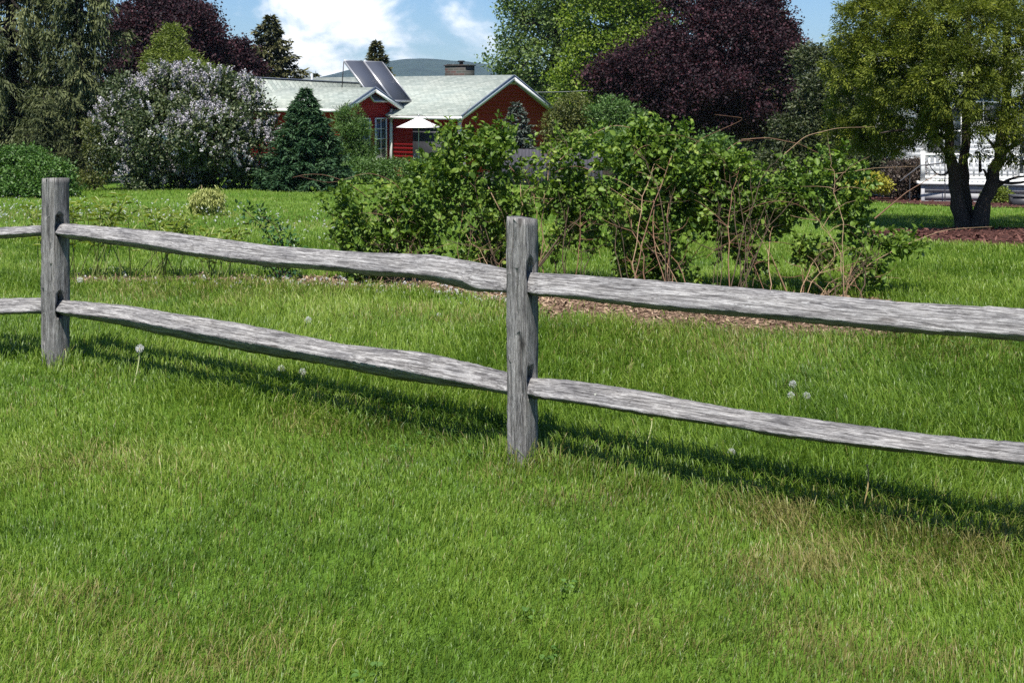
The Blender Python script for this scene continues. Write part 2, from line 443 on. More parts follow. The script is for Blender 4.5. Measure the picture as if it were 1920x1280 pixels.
def wedge(A, B, inward, across, w, depth):
    """a thin V groove from A to B: inward into the wood, across the groove"""
    A, B, inward, across = (np.asarray(q, float) for q in (A, B, inward, across)); n = 7; V = []
    for t in np.linspace(0, 1, n):
        c = A * (1 - t) + B * t + across * .0035 * math.sin(9 * t + A[0] * 40 + A[2] * 30); k = max(.12, math.sin(math.pi * t) ** .6)
        V += [c - inward * .006 + across * w * k, c - inward * .006 - across * w * k, c + inward * depth * k]
    F = [[i * 3 + j, i * 3 + (j + 1) % 3, i * 3 + 3 + (j + 1) % 3, i * 3 + 3 + j] for i in range(n - 1) for j in range(3)] + [[2, 1, 0], [3 * n - 3, 3 * n - 2, 3 * n - 1]]
    return V, F

def carve(o, cuts):
    for c in cuts:
        bm_ = c.data; md = o.modifiers.new('b', 'BOOLEAN'); md.object = c; md.operation = 'DIFFERENCE'; md.solver = 'EXACT'
    dg = bpy.context.evaluated_depsgraph_get(); dg.update()
    me = bpy.data.meshes.new_from_object(o.evaluated_get(dg)); o.modifiers.clear(); o.data = me
    for c in cuts: bpy.data.objects.remove(c)

def solid(V, F):
    import bmesh
    c = mk('cut', np.array(V), F, None); b = bmesh.new(); b.from_mesh(c.data); bmesh.ops.recalc_face_normals(b, faces=b.faces); b.to_mesh(c.data); b.free(); return c

def post(base_s, base_z, wx, wy, h, lean, holes, seed, rotz=0.0, base_off=0.0):
    """slotted post: local x along the fence. holes: (z, height, y offset, width)"""
    nz = 46
    zs = np.linspace(-.25, h, nz)
    m = 5
    ring = []
    b = .05
    for (x, y) in [(-1, -1), (1, -1), (1, 1), (-1, 1)]:
        for k in range(2):
            ring.append((x, y, k))
    # rounded rectangle with mid points on each side
    pts = [(-1 + b, -1), (-.35, -1.0), (.35, -1.0), (1 - b, -1), (1, -1 + b), (1.0, -.3), (1.0, .35), (1, 1 - b), (1 - b, 1), (.3, 1.02), (-.3, 1), (-1 + b, 1), (-1, 1 - b), (-1.02, .3), (-1, -.3), (-1, -1 + b)]
    pts = np.array(pts); k = len(pts)
    r2 = np.random.default_rng(seed)
    ph = r2.uniform(0, 6, 6)
    V = []
    for i, z in enumerate(zs):
        sx = wx / 2 * (1 + .03 * math.sin(5 * z + ph[0]) + .02 * math.sin(17 * z + ph[1])); sy = wy / 2 * (1 + .03 * math.sin(6 * z + ph[2]))
        jit = r2.normal(0, .0009, (k, 2))
        p = pts * [sx, sy] + jit
        if i == nz - 1: p = p * .985
        zz = np.full(k, z)
        if i >= nz - 2: zz = zz + .004 * pts[:, 0] * np.sign(ph[3] - 3) - .003 * pts[:, 1]
        p = p + np.array([lean[0], lean[1]]) * z
        V.append(np.column_stack([p, zz]))
    V = np.concatenate(V)
    i = np.arange(nz - 1)[:, None] * k; j = np.arange(k)[None]; j2 = (j + 1) % k
    F = np.stack([i + j, i + j2, i + k + j2, i + k + j], -1).reshape(-1, 4)
    faces = [list(f) for f in F] + [list(range((nz - 1) * k, nz * k)), list(range(k))[::-1]]
    o = mk('post', V, faces, None)
    cuts = []
    for (hz, hh, hy, hw) in holes:
        th = np.linspace(0, 2 * np.pi, 14, endpoint=False)
        rr = 1 + .10 * np.random.default_rng(seed + int(hz * 100)).normal(size=14)
        yy = hy + np.cos(th) * hw / 2 * rr + lean[1] * hz; zz = hz + np.sign(np.sin(th)) * np.abs(np.sin(th)) ** .7 * hh / 2 * (1 + .3 * (rr - 1))
        A = np.column_stack([np.full(14, -.3), yy, zz]); B = np.column_stack([np.full(14, .3), yy, zz])
        VV = np.concatenate([A, B]); fs = [[q, (q + 1) % 14, 14 + (q + 1) % 14, 14 + q] for q in range(14)] + [list(range(14))[::-1], list(range(14, 28))]
        c = mk('cut', VV, fs, None); cuts.append(c)
        md = o.modifiers.new('b', 'BOOLEAN'); md.object = c; md.operation = 'DIFFERENCE'; md.solver = 'EXACT'
    r3 = np.random.default_rng(seed + 50)
    for (x, za, zb, w) in [(-.12, h - .005, h - .22, .0030), (.22, h * .55, h * .30, .0022), (-.25, h * .42, h * .12, .0020), (.05, h * .80, h * .62, .0016)]:
        xa = x * wx + r3.normal(0, .004); xb = xa + r3.normal(0, .006)
        cuts.append(solid(*wedge([xa + lean[0] * za, -wy / 2 + lean[1] * za, za], [xb + lean[0] * zb, -wy / 2 + lean[1] * zb, zb], [0, 1, 0], [1, 0, 0], w, .022)))
    for c in cuts[len(holes):]:
        md = o.modifiers.new('b', 'BOOLEAN'); md.object = c; md.operation = 'DIFFERENCE'; md.solver = 'EXACT'
    if cuts:
        dg = bpy.context.evaluated_depsgraph_get(); dg.update()
        me = bpy.data.meshes.new_from_object(o.evaluated_get(dg)); o.modifiers.clear(); o.data = me
        for c in cuts: bpy.data.objects.remove(c)
    o.data.materials.clear(); o.data.materials.append(woodmat('post_wood', 2, seed * 3.7, (.075, .070, .068), (.17, .162, .156), (.30, .29, .282)))
    o.parent = fence; o.location = (base_s, base_off, base_z); o.rotation_euler = (0, 0, rotz)
    return o

# posts (heights and slots measured on the fence plane)
t1 = at(104, 334, FP1[1]); h1 = t1[2] - FP1[2]; l1 = (t1[:2] - FP1[:2]) / h1
t2 = at(979, 408, FP2[1]); h2 = t2[2] - FP2[2]; l2 = (t2[:2] - FP2[:2]) / h2
loc = lambda v: (float(v @ DV), float(v @ NV))
ph = lambda px, py, org: frame_hit(px, py, 0, org, DV)[1]
zA1, zB1 = ph(113, 402, FP1), ph(113, 546, FP1)
zA2, zB2 = ph(990, 488, FP2), ph(990, 685, FP2)
print('posts', h1, h2, 'slots', zA1, zB1, zA2, zB2)
post(0, 0, .118, .098, h1, loc(l1), [(zA1 - .060, .13, -.012, .062), (zB1 - .070, .15, -.012, .060)], 3)
dz2 = float(FP2[2] - FP1[2])
post(SPAN, dz2, .092, .092, h2, loc(l2), [(zA2 - .062, .15, -.009, .056), (zB2 - .058, .135, -.008, .050)], 5)
p3 = FP1[:2] + DV * SPAN * 2; z3 = float(gz(*p3) - FP1[2])
post(SPAN * 2, z3, .1, .1, 1.0, (0, 0), [(zA2 - .09, .145, -.01, .055), (zB2 - .09, .135, -.01, .05)], 7)
d0 = unit(np.array([-.975, .22])); P0 = FP1[:2] + d0 * 3.0; z0 = float(gz(*P0) - FP1[2])
lp0 = P0 - FP1[:2]
post(float(lp0 @ DV), z0, .1, .1, 1.05, (0, 0), [(zA1 - .065, .14, 0, .055), (zB1 - .065, .135, 0, .05)], 9, rotz=math.atan2(-d0[1], -d0[0]) - AZ, base_off=float(lp0 @ NV))

def rail(T, Mm, B, s0, s1, seed, org=FP1, d=DV, rot=None, pT=-.012, pM=.056, pB=-.010, tone=1.0):
    hit = lambda L, p: np.array([frame_hit(a, b, p, org, d) for a, b in L])
    hT, hM, hB = hit(T, pT), hit(Mm, pM), hit(B, pB)
    for h in (hT, hM, hB):
        if h[0, 0] > h[-1, 0]: h[:] = h[::-1]
    n = int(abs(s1 - s0) / .022)
    s = np.linspace(s0, s1, n)
    def ev(h):
        z = np.interp(s, h[:, 0], h[:, 1])
        sl = (h[-1, 1] - h[max(-3, -len(h)), 1]) / (h[-1, 0] - h[max(-3, -len(h)), 0]); k = s > h[-1, 0]; z[k] = h[-1, 1] + sl * (s[k] - h[-1, 0])
        ker = np.hanning(7); ker /= ker.sum()
        return np.convolve(np.pad(z, 3, mode='edge'), ker, 'valid')
    zT, zM, zB = ev(hT), ev(hM), ev(hB)
    zM = np.minimum(zM, zT - .012); zB = np.minimum(zB, zM - .008)
    r2 = np.random.default_rng(seed)
    def wob(a, f):
        w = np.zeros(n)
        for q in range(4): w += r2.normal() * np.sin(s * f * (1 + q * 1.7) + r2.uniform(0, 6)) / (1 + q * .6)
        return a * w * .45
    prof = []
    # (p towards camera, z) around the section
    for f in (0, .22, .45, .7, .9):
        bulge = .003 * math.sin(math.pi * f)
        prof.append((pT * (1 - f) + pM * f + bulge + wob(.0022, 5), zT * (1 - f) + zM * f + bulge + wob(.0018, 7)))
    prof.append((pM + wob(.002, 6), zM + wob(.002, 8)))
    for f in (.3, .65): prof.append((pM * (1 - f) + pB * f + wob(.002, 6), zM * (1 - f) + zB * f + wob(.002, 7)))
    prof.append((pB + wob(.003, 5), zB + wob(.0025, 8)))
    prof.append((-.062 + wob(.003, 5), zB * .7 + zT * .3 + wob(.003, 5)))
    prof.append((-.074 + wob(.003, 5), zB * .35 + zT * .65 + wob(.003, 5)))
    prof.append((pT - .030 + wob(.002, 5), zT - .004 + wob(.002, 5)))
    k = len(prof)
    # tenon taper at both ends
    tp = np.clip(np.minimum(np.abs(s - s0), np.abs(s1 - s)) / .10, 0, 1)
    V = np.zeros((n, k, 3))
    for q, (p, z) in enumerate(prof):
        V[:, q, 0] = s; V[:, q, 1] = -p * (.50 + .50 * tp); V[:, q, 2] = z
    V += r2.normal(0, .0008, V.shape) * [0, 1, 1]
    for q in (0, 5, 8): V[:, q, 2] += r2.normal(0, .0010, n)
    V = V.reshape(-1, 3)
    i = np.arange(n - 1)[:, None] * k; j = np.arange(k)[None]; j2 = (j + 1) % k
    F = np.stack([i + j, i + k + j, i + k + j2, i + j2], -1).reshape(-1, 4)
    faces = [list(f) for f in F] + [list(range(k)), list(range((n - 1) * k, n * k))[::-1]]
    lo, md, hi = (np.array(c) * tone for c in ((.066, .063, .062), (.175, .168, .165), (.36, .352, .345)))
    o = mk('rail', V, faces, woodmat('rail_wood', 0, seed * 2.3, tuple(lo), tuple(md), tuple(hi)), fence)
    r4 = np.random.default_rng(seed + 90); cuts = []; L = s1 - s0
    for q in range(5 if L > 2.5 else 2):
        a = s0 + L * (.06 + .17 * q + .08 * r4.random()); b = min(a + r4.uniform(.18, .5), s1 - .15); f = r4.uniform(.2, .85)
        def onface(sv, f):
            i = int(np.clip((sv - s0) / L * (n - 1), 0, n - 1)); return np.array([sv, -(pT * (1 - f) + pM * f), zT[i] * (1 - f) + zM[i] * f])
        i = int((a - s0) / L * (n - 1)); fd = unit(np.array([0, -(pM - pT), zM[i] - zT[i]])); inw = np.array([0, -fd[2], fd[1]]);
        if inw[1] < 0: inw = -inw
        cuts.append(solid(*wedge(onface(a, f), onface(b, np.clip(f + r4.uniform(-.15, .15), .1, .9)), inw, fd, r4.uniform(.0012, .0026), .016)))
    mat_ = o.data.materials[0]; carve(o, cuts)
    o.data.materials.clear(); o.data.materials.append(mat_)
    if rot is not None: o.rotation_euler = (0, 0, rot)
    return o

A_T = [(105, 418), (210, 426), (295, 433), (394, 446), (492, 459), (600, 468), (700, 474), (815, 478), (880, 491), (950, 505)]
A_M = [(105, 438), (131, 440), (272, 457), (361, 474), (479, 489), (600, 497), (690, 507), (792, 514), (870, 525), (886, 540), (950, 545)]
A_B = [(105, 444), (131, 448), (272, 467), (361, 482), (479, 497), (600, 507), (690, 516), (786, 521), (883, 546), (950, 549)]
B_T = [(115, 563), (230, 572), (328, 589), (443, 607), (520, 621), (635, 645), (794, 663), (853, 676), (950, 699)]
B_M = [(113, 585), (230, 598), (328, 616), (443, 638), (596, 665), (754, 694), (849, 712), (897, 723), (950, 736)]
B_B = [(113, 590), (131, 593), (230, 611), (328, 633), (459, 659), (596, 682), (754, 713), (893, 731), (950, 739)]
C_T = [(986, 510), (1083, 516), (1205, 524), (1400, 540), (1560, 556), (1741, 570), (1920, 578)]
C_M = [(986, 548), (1083, 555), (1217, 570), (1400, 585), (1527, 597), (1741, 618), (1920, 628)]
C_B = [(986, 553), (1083, 562), (1217, 578), (1313, 588), (1527, 607), (1741, 627), (1920, 640)]
D_T = [(984, 707), (1083, 717), (1205, 735), (1327, 758), (1400, 770), (1570, 794), (1741, 818), (1920, 831)]
D_M = [(984, 740), (1083, 753), (1246, 779), (1400, 802), (1442, 811), (1655, 837), (1920, 867)]
D_B = [(984, 744), (1083, 758), (1246, 784), (1400, 807), (1442, 817), (1655, 843), (1920, 873)]
rail(A_T, A_M, A_B, .005, SPAN - .008, 21)
rail(B_T, B_M, B_B, .005, SPAN - .008, 22)
rail(C_T, C_M, C_B, SPAN + .005, SPAN * 2 - .01, 23, tone=.95)
rail(D_T, D_M, D_B, SPAN + .005, SPAN * 2 - .01, 24, tone=.93)
# the section that turns off to the left: built in its own frame (x pointing from the far post to this one)
dE = -d0
E = dict(org=np.array([FP1[0], FP1[1], FP1[2]]), d=dE, rot=math.atan2(dE[1], dE[0]) - AZ)
rail([(-60, 428), (0, 426), (40, 424), (80, 423)], [(-60, 443), (0, 440), (80, 436)], [(-60, 451), (0, 448), (80, 442)], -2.97, -.07, 25, **E)
rail([(-60, 562), (0, 560), (80, 558)], [(-60, 587), (0, 586), (80, 584)], [(-60, 591), (0, 590), (80, 588)], -2.97, -.07, 26, **E)

# ------------------------------------------------------------------ grass
def build_grass():
    def samp(y0, y1, dens):
        n = int((y1 - y0) * ((y0 + y1) / 2 * 1.0 + 3.0) * dens)
        y = rng.uniform(y0, y1, n); x = (rng.random(n) - .5) * (y * 1.0 + 3.0)
        return x, y
    xs, ys = [], []
    bands = [(2.2, 2.8, 21000), (2.8, 3.6, 18000), (3.6, 4.6, 14000), (4.6, 6, 9600), (6, 8, 5800), (8, 11, 3000), (11, 15, 1200), (15, 22, 520), (22, 34, 200)]
    for a, b, d in bands:
        x, y = samp(a, b, d); xs.append(x); ys.append(y)
    x = np.concatenate(xs); y = np.concatenate(ys)
    keep = ~bed_inside(BED_BRAMBLE, x, y, .25) | (rng.random(len(x)) < .03)
    keep &= ~bed_inside(BED_TREE, x, y) & ~bed_inside(BED_DECK, x, y)
    # gentle clumping: thin out by noise
    keep &= rng.random(len(x)) < .55 + .6 * vnoise(x, y, 9)
    x, y = x[keep], y[keep]; n = len(x); print('blades', n)
    rel = (y - FP1[1]) - (x - FP1[0]) * DV[1] / DV[0]         # behind (+) / before (-) the fence line
    back = smooth(-.3, .5, rel)
    big = vnoise(x, y, .9); mid = vnoise(x + 40, y + 11, 2.6); sm = vnoise(x - 7, y + 77, 7)
    far = smooth(11, 18, y)
    h = (.033 + .018 * big + .014 * mid + .036 * back) * rng.uniform(.55, 1.35, n) * (1 - .35 * far)
    nearpost = np.minimum(np.hypot(x - FP1[0], y - FP1[1]), np.hypot(x - FP2[0], y - FP2[1]))
    h *= 1 + .35 * np.exp(-(nearpost / .14) ** 2)
    rank = 1 + .5 * np.exp(-(rel / .12) ** 2); h *= rank
    w = .0019 * (y / 2.5) ** .68 * rng.uniform(.6, 1.35, n)
    az = rng.uniform(0, 2 * np.pi, n); lean = rng.uniform(.15, 1.0, n) ** 1.2
    flow = 2 * np.pi * vnoise(x + 3, y + 5, .8); az = np.where(rng.random(n) < .45, flow + rng.normal(0, .6, n), az)
    D = np.stack([np.cos(az), np.sin(az), np.zeros(n)], -1)
    face = az + np.pi / 2 + rng.normal(0, .7, n)
    Wd = np.stack([np.cos(face), np.sin(face), np.zeros(n)], -1) * w[:, None]
    B = np.stack([x, y, gz(x, y) - .004], -1)
    up = np.array([0, 0, 1.])
    hh = h[:, None]; ln = lean[:, None]
    m1 = B + up * hh * .55 + D * hh * ln * .25
    m2 = B + up * hh * (.92 - .12 * ln) + D * hh * ln * .62
    tip = B + up * hh * (1.05 - .35 * ln) + D * hh * ln * 1.05
    V = np.stack([B - Wd * .5, B + Wd * .5, m1 - Wd * .48, m1 + Wd * .48, m2 - Wd * .33, m2 + Wd * .33, tip], 1).reshape(-1, 3)
    i = np.arange(n)[:, None] * 7
    Q = np.concatenate([i + np.array([[0, 1, 3, 2]]), i + np.array([[2, 3, 5, 4]])]); T3 = i + np.array([[4, 5, 6]])
    tint = np.clip(.46 + .42 * (big - .5) + .34 * (mid - .5) + .25 * (sm - .5) + rng.normal(0, .17, n) + .0 * back, 0, 1)
    bare = np.zeros(n)
    for (px, py, r, k) in [(1640, 1050, .45, .75), (1500, 985, .3, .45), (1640, 1215, .3, .6), (1000, 890, .25, .35), (620, 800, .3, .35), (700, 835, .3, .3), (330, 1230, .3, .4), (1100, 940, .3, .2),
                           (60, 1160, .3, .3), (860, 600, .5, .4), (400, 555, .8, .4), (1320, 640, .8, .35), (1700, 640, .8, .3), (150, 880, .3, .2), (1300, 1180, .3, .25), (1720, 1020, .3, .4), (90, 405, 2.2, .35), (330, 412, 2.2, .3), (540, 420, 1.8, .25), (1590, 1075, .25, .5)]:
        g = on_ground(px, py); d2 = ((x - g[0]) / r) ** 2 + ((y - g[1]) / (r * .8)) ** 2
        bare = np.maximum(bare, k * np.exp(-d2))
    pdry = .012 + .05 * smooth(.55, .8, vnoise(x + 60, y - 20, 1.5)) * (1 - back) + 2.4 * bare * vnoise(x, y, 5)
    dry = (rng.random(n) < pdry) * rng.uniform(.5, 1, n)
    dry = np.maximum(dry, 0.10 * smooth(.4, .9, vnoise(x + 21, y + 8, 1.2)) * rng.random(n) * (1 - .5 * back))
    dryv = np.repeat(dry, 7); tv = np.repeat(tint, 7)
    o = mk('grass', V, [Q, T3], M['grass'], attrs={'tint': tv, 'dry': dryv}); tag(o, kind='stuff')
build_grass()

def lawn_weeds():
    x = rng.uniform(-5, 6, 4200); y = rng.uniform(2.3, 8.5, 4200)
    k = (rng.random(4200) < smooth(.5, .85, vnoise(x + 70, y + 30, 1.1)) * .22) & ~bed_inside(BED_BRAMBLE, x, y) & (np.abs(x) < .5 * y + 1); x, y = x[k], y[k]; n = len(x)
    per = 8; ii = np.repeat(np.arange(n), per); m = len(ii); a = rng.uniform(0, 6.28, m); r = rng.uniform(.004, .035, m)
    P = np.stack([x[ii] + np.cos(a) * r, y[ii] + np.sin(a) * r, gz(x, y)[ii] + rng.uniform(.020, .045, m)], -1)
    D = np.stack([np.cos(a), np.sin(a), rng.uniform(-.1, .5, m)], -1); l = rng.uniform(.012, .026, m)
    V, F, kk = leaves(P, D, unit(rdir(m) * .4 + [0, 0, 1]), l, l * .75, .12, True)
    tag(mk('lawn_weeds', V, F, M['lf_shrub'], attrs={'tint': np.repeat(np.clip(rng.normal(.6, .2, m), 0, 1), kk)}), kind='stuff')
lawn_weeds()

# ------------------------------------------------------------------ plants: builders
def lobes3(lst, Y):
    """lobes (px, py, rx px, ry px, depth offset) -> centres, radii in metres"""
    C, R = [], []
    for l in lst:
        px, py, rx, ry = l[:4]; dy = l[4] if len(l) > 4 else 0
        y = Y + dy; k = ppm(y)
        C.append(at(px, py, y)); R.append([rx / k, rx / k * .9, ry / k])
    return np.array(C), np.array(R)

def clumps(C, R, n, shell=.45):
    A = R[:, 0] * R[:, 2] + R[:, 0] * R[:, 1]; w = A / A.sum()
    i = rng.choice(len(C), n, p=w)
    d = rdir(n); r = 1 - shell * rng.random(n) ** 1.6
    P = C[i] + d * R[i] * r[:, None]
    return P, unit(d * R[i][:, ::1] ** 0)

def crownmesh(C, R, nclump, per, cr, L, W, shell=.45, up=.5, outw=.6, droop=.0, flat=.6, hexa=False, fold=.25, tintv=.22, zmin=None, cut=None):
    P, O = clumps(C, R, nclump, shell)
    if zmin is not None: k = P[:, 2] > zmin; P, O = P[k], O[k]
    if cut is not None: k = cut(P); P, O = P[k], O[k]
    n = len(P); ct = rng.normal(0, tintv * .7, n)
    sz = rng.uniform(.6, 1.3, n)
    idx = np.repeat(np.arange(n), per); m = len(idx)
    off = np.clip(rng.normal(size=(m, 3)), -1.7, 1.7) * cr * sz[idx][:, None] * [1, 1, flat]
    Q = P[idx] + off
    D = unit(rdir(m) * .8 + O[idx] * outw + np.array([0, 0, -droop]))
    N = unit(rdir(m) * .8 + O[idx] * .5 + np.array([0, 0, up]))
    ls = L * rng.uniform(.6, 1.3, m)
    V, F, k = leaves(Q, D, N, ls, ls * W / L * rng.uniform(.8, 1.2, m), fold, hexa)
    t = np.clip(.45 + ct[idx] + rng.normal(0, tintv, m), 0, 1)
    return V, F, {'tint': np.repeat(t, k)}

def limbs(base, C, R, r0, trunk_top=None, nsub=3, fork=.35, k=7):
    base = np.asarray(base, float); cen = C.mean(0); top = trunk_top if trunk_top is not None else np.array([cen[0], cen[1], cen[2]])
    tr = curve(base - [0, 0, .3], top, rng.normal(0, .02, 3) * np.linalg.norm(top - base), 10)
    L = [tube(tr, np.linspace(r0, r0 * .45, 10) * (1 + .5 * np.exp(-np.linspace(0, 9, 10))), k)]
    for c, r in zip(C, R):
        t0 = rng.uniform(fork, .95); a = base * (1 - t0) + top * t0
        b = c + np.array([0, 0, .25]) * r
        L.append(tube(curve(a, b, [0, 0, -.08 * np.linalg.norm(b - a)], 8), np.linspace(r0 * .5, r0 * .09, 8), 5))
        for _ in range(nsub):
            e = c + rdir(1)[0] * r * .85; s = a * .45 + b * .55
            L.append(tube(curve(s, e, rng.normal(0, .05, 3), 6), np.linspace(r0 * .2, r0 * .04, 6), 4))
    return join(L)

def tree(name, label, cat, base_px, Y, lobs, r0, bark, leaf, nclump, per, cr, L, W, top_px=None, nsub=3, group=None, ground=True, **kw):
    g = at(base_px[0], base_px[1], Y); base = np.array([g[0], Y, float(gz(g[0], Y))])
    C, R = lobes3(lobs, Y); C0, R0 = C, R
    for _ in range(4):                            # smaller outlying masses break up the outline
        C = np.concatenate([C, C0 + rdir(len(C0)) * R0 * rng.uniform(.8, 1.08, (len(C0), 1))]); R = np.concatenate([R, R0 * rng.uniform(.18, .34, (len(C0), 1))])
    root = empty(name, base, label, cat, group)
    top = at(*top_px, Y) if top_px else None
    V, F = limbs(base, C0, R0, r0, top, nsub)
    part('trunk', V, F, M[bark], root, smoothf=True)
    V, F, a = crownmesh(C, R, nclump, per, cr, L, W, zmin=base[2] + .02, **kw)
    part('crown', V, F, M[leaf], root, a)
    return root

def spruce(name, label, base, H, Rb, leaf, nwh, nbr, a=1.0, droop=.25, hang=0., L=.16, W=.05, sp=.16, z0=.05, trunk=.12, tilt=.0, group=None, bark='bark_dark', rough=.2, upt=.12, fine=1.0, start_t=0., seg=None):
    base = np.asarray(base, float); root = empty(name, base, label, 'tree', group)
    tr = curve(base - [0, 0, .2], base + [tilt, 0, H], [0, 0, 0], 8)
    Lst = [tube(tr, np.linspace(trunk, .012, 8), 7)]
    LP, LD, LN, LL, LT = [], [], [], [], []
    for iw in range(nwh):
        t = z0 + (1 - z0) * (iw + rng.uniform(-.3, .3)) / nwh
        t = min(max(t, z0), .992)
        if t < start_t: continue
        r = Rb * (1 - t) ** a
        n = max(3, int(nbr * (.55 + .45 * (1 - t))))
        ph0 = rng.uniform(0, 6.28)
        for q in range(n):
            az = ph0 + q * 6.283 / n + rng.normal(0, .2)
            rr = max(.045, r * rng.uniform(1 - 1.6 * rough, 1 + .5 * rough))
            dv = np.array([math.cos(az), math.sin(az), 0])
            u = np.linspace(0, 1, 7)[:, None]
            org = base + np.array([tilt * t, 0, H * t])
            cu = org + dv * rr * u + np.array([0, 0, 1.]) * rr * (-droop * u + upt * u ** 3 + .15 * (1 - t) * 0) + rng.normal(0, .012, 3) * u
            if rr > .35: Lst.append(tube(cu, np.linspace(max(.006, .03 * rr), .004, 7), 4))
            ns = max(4, int(rr / sp * 2))
            uu = np.sqrt(rng.uniform(.04, 1, ns)); bp = org + dv * rr * uu[:, None] + np.array([0, 0, 1.]) * (rr * (-droop * uu + upt * uu ** 3))[:, None]
            side = np.array([-dv[1], dv[0], 0])
            ct = rng.normal(0, .2)
            sl = (rr * .38 * (1.1 - .75 * uu) + .05)
            for sgn in (-1, 1):
                # side sprays: a short row of needle tufts along each twig
                kk = max(2, int(3 * fine))
                sd = unit(dv * .75 + side * sgn * .8 + rng.normal(0, .18, (ns, 3)) + np.array([0, 0, -.15 - hang * .5]))
                for v in np.linspace(.1, 1, kk):
                    pt = bp + sd * (sl * v)[:, None] + np.array([0, 0, -1.]) * (hang * .35 * sl * v * v)[:, None]
                    LP.append(pt); LD.append(unit(sd + rng.normal(0, .35, (ns, 3)) + np.array([0, 0, -hang * .6]))); LN.append(unit(rng.normal(0, .45, (ns, 3)) + np.array([0, 0, 1.]) + dv * .3 * hang))
                    LL.append(np.full(ns, L)); LT.append(ct + rng.normal(0, .15, ns) + .18 * v)
            LP.append(bp); LD.append(unit(dv + rng.normal(0, .3, (ns, 3)))); LN.append(unit(rng.normal(0, .4, (ns, 3)) + [0, 0, 1.])); LL.append(np.full(ns, L)); LT.append(ct + rng.normal(0, .15, ns))
            if hang > .3:                        # curtains of hanging twigs
                for v in range(8):
                    pt = bp + rng.normal(0, .06, (ns, 3)) + np.array([0, 0, -1.]) * (L * .75 * v * rng.uniform(.6, 1.2, ns))[:, None]
                    LP.append(pt); LD.append(unit(rng.normal(0, .28, (ns, 3)) + np.array([0, 0, -1.]) + dv * .25)); LN.append(unit(dv + rng.normal(0, .6, (ns, 3)))); LL.append(np.full(ns, L)); LT.append(ct + rng.normal(0, .15, ns) + .1)
    tip = base + np.array([tilt, 0, H])
    V, F = join(Lst); part('trunk', V, F, M[bark], root, smoothf=True)
    P, D, N, LL, LT = (np.concatenate(z) for z in (LP, LD, LN, LL, LT))
    LL = LL * rng.uniform(.6, 1.25, len(LL))
    V, F, k = leaves(P, D, N, LL, W * rng.uniform(.7, 1.3, len(LL)), .15)
    part('crown', V, F, M[leaf], root, {'tint': np.repeat(np.clip(.42 + LT, 0, 1), k)})
    return root

def gbase(px, py, Y):
    p = at(px, py, Y); return np.array([p[0], Y, float(gz(p[0], Y))])
def top_h(px, py, Y, base): return at(px, py, Y)[2] - base[2]

# ------------------------------------------------------------------ left side trees
b = gbase(20, 340, 37.0); spruce('weeping_spruce', 'tall drooping spruce at the left edge of the lawn behind the low green shrub', b, 13.5, 3.4, 'lf_spruce_weep', 26, 9, .62, .42, .8, .20, .046, .15, .04, .26, rough=.35, upt=.22, start_t=.1)
b = gbase(148, 342, 36.0); spruce('weeping_spruce', 'tall drooping spruce with dark bare trunk next to the lilac', b, 13.0, 2.0, 'lf_spruce_weep', 24, 9, .55, .42, .8, .20, .046, .15, .16, .26, rough=.4, upt=.22, start_t=.19)
b = gbase(82, 345, 33.0); spruce('young_spruce', 'small rounded olive conifer in front of the tall drooping spruces', b, 2.75, 1.25, 'lf_spruce_weep', 20, 11, .62, .15, .35, .11, .028, .09, .04, .06, rough=.25, upt=.15)
tree('purple_maple', 'purple leaved maple behind the lilac and the tall drooping spruce', 'tree', (320, 300), 54.0,
     [(300, 45, 75, 55, 0), (350, 70, 70, 60, -1), (250, 90, 55, 60, 0), (320, 20, 55, 40, 1), (275, 140, 55, 50, -1), (375, 110, 45, 50, 0), (230, 45, 32, 40, 1), (385, 50, 30, 35, 1), (330, 170, 70, 50, 0), (220, 160, 40, 60, 0)],
     .3, 'bark_dark', 'lf_maple', 2100, 30, .30, .13, .105, top_px=(310, 40), flat=.7)
tree('purple_maple', 'smaller purple leaved maple between the larger purple tree and the pointed spruce', 'tree', (440, 300), 58.0,
     [(440, 105, 35, 33, 0), (420, 125, 30, 35, -1), (460, 130, 28, 30, 0), (440, 160, 40, 40, 0), (425, 185, 35, 40, 0)], .2, 'bark_dark', 'lf_maple', 1000, 20, .26, .15, .115, top_px=(440, 90))
tree('larch', 'feathery yellow green larch in front of the purple maple above the lilac', 'tree', (320, 320), 44.0,
     [(318, 80, 26, 28, 0), (318, 105, 36, 30, 0), (300, 125, 30, 30, 0), (340, 125, 34, 30, -.5), (370, 138, 40, 20, -.5), (322, 65, 13, 16, 0), (410, 140, 20, 12, 0), (330, 170, 60, 40, 0)],
     .1, 'bark', 'lf_larch', 900, 26, .16, .15, .035, top_px=(320, 60), up=.2, droop=.1)
b = gbase(507, 300, 62.0); spruce('pointed_spruce', 'dark pointed spruce rising above the left roof of the red house', b, top_h(503, 26, 62, b), 4.0, 'lf_spruce', 44, 11, .78, .28, .2, .30, .11, .20, .05, .2, rough=.35, upt=.2, fine=1.3, start_t=.3)
b = gbase(705, 300, 60.0); spruce('pointed_spruce', 'slim pointed spruce standing behind the solar collectors', b, top_h(700, 74, 60, b), 2.3, 'lf_spruce', 40, 10, .8, .28, .2, .28, .10, .20, .05, .2, rough=.3, upt=.2, fine=1.3, start_t=.3)
b = gbase(592, 300, 66.0); spruce('distant_spruce', 'tiny spruce tip poking above the roof beside the white vent pipe', b, top_h(592, 133, 66, b), .9, 'lf_spruce', 18, 6, .9, .1, .1, .25, .09, .26, .05, .1, start_t=.5)

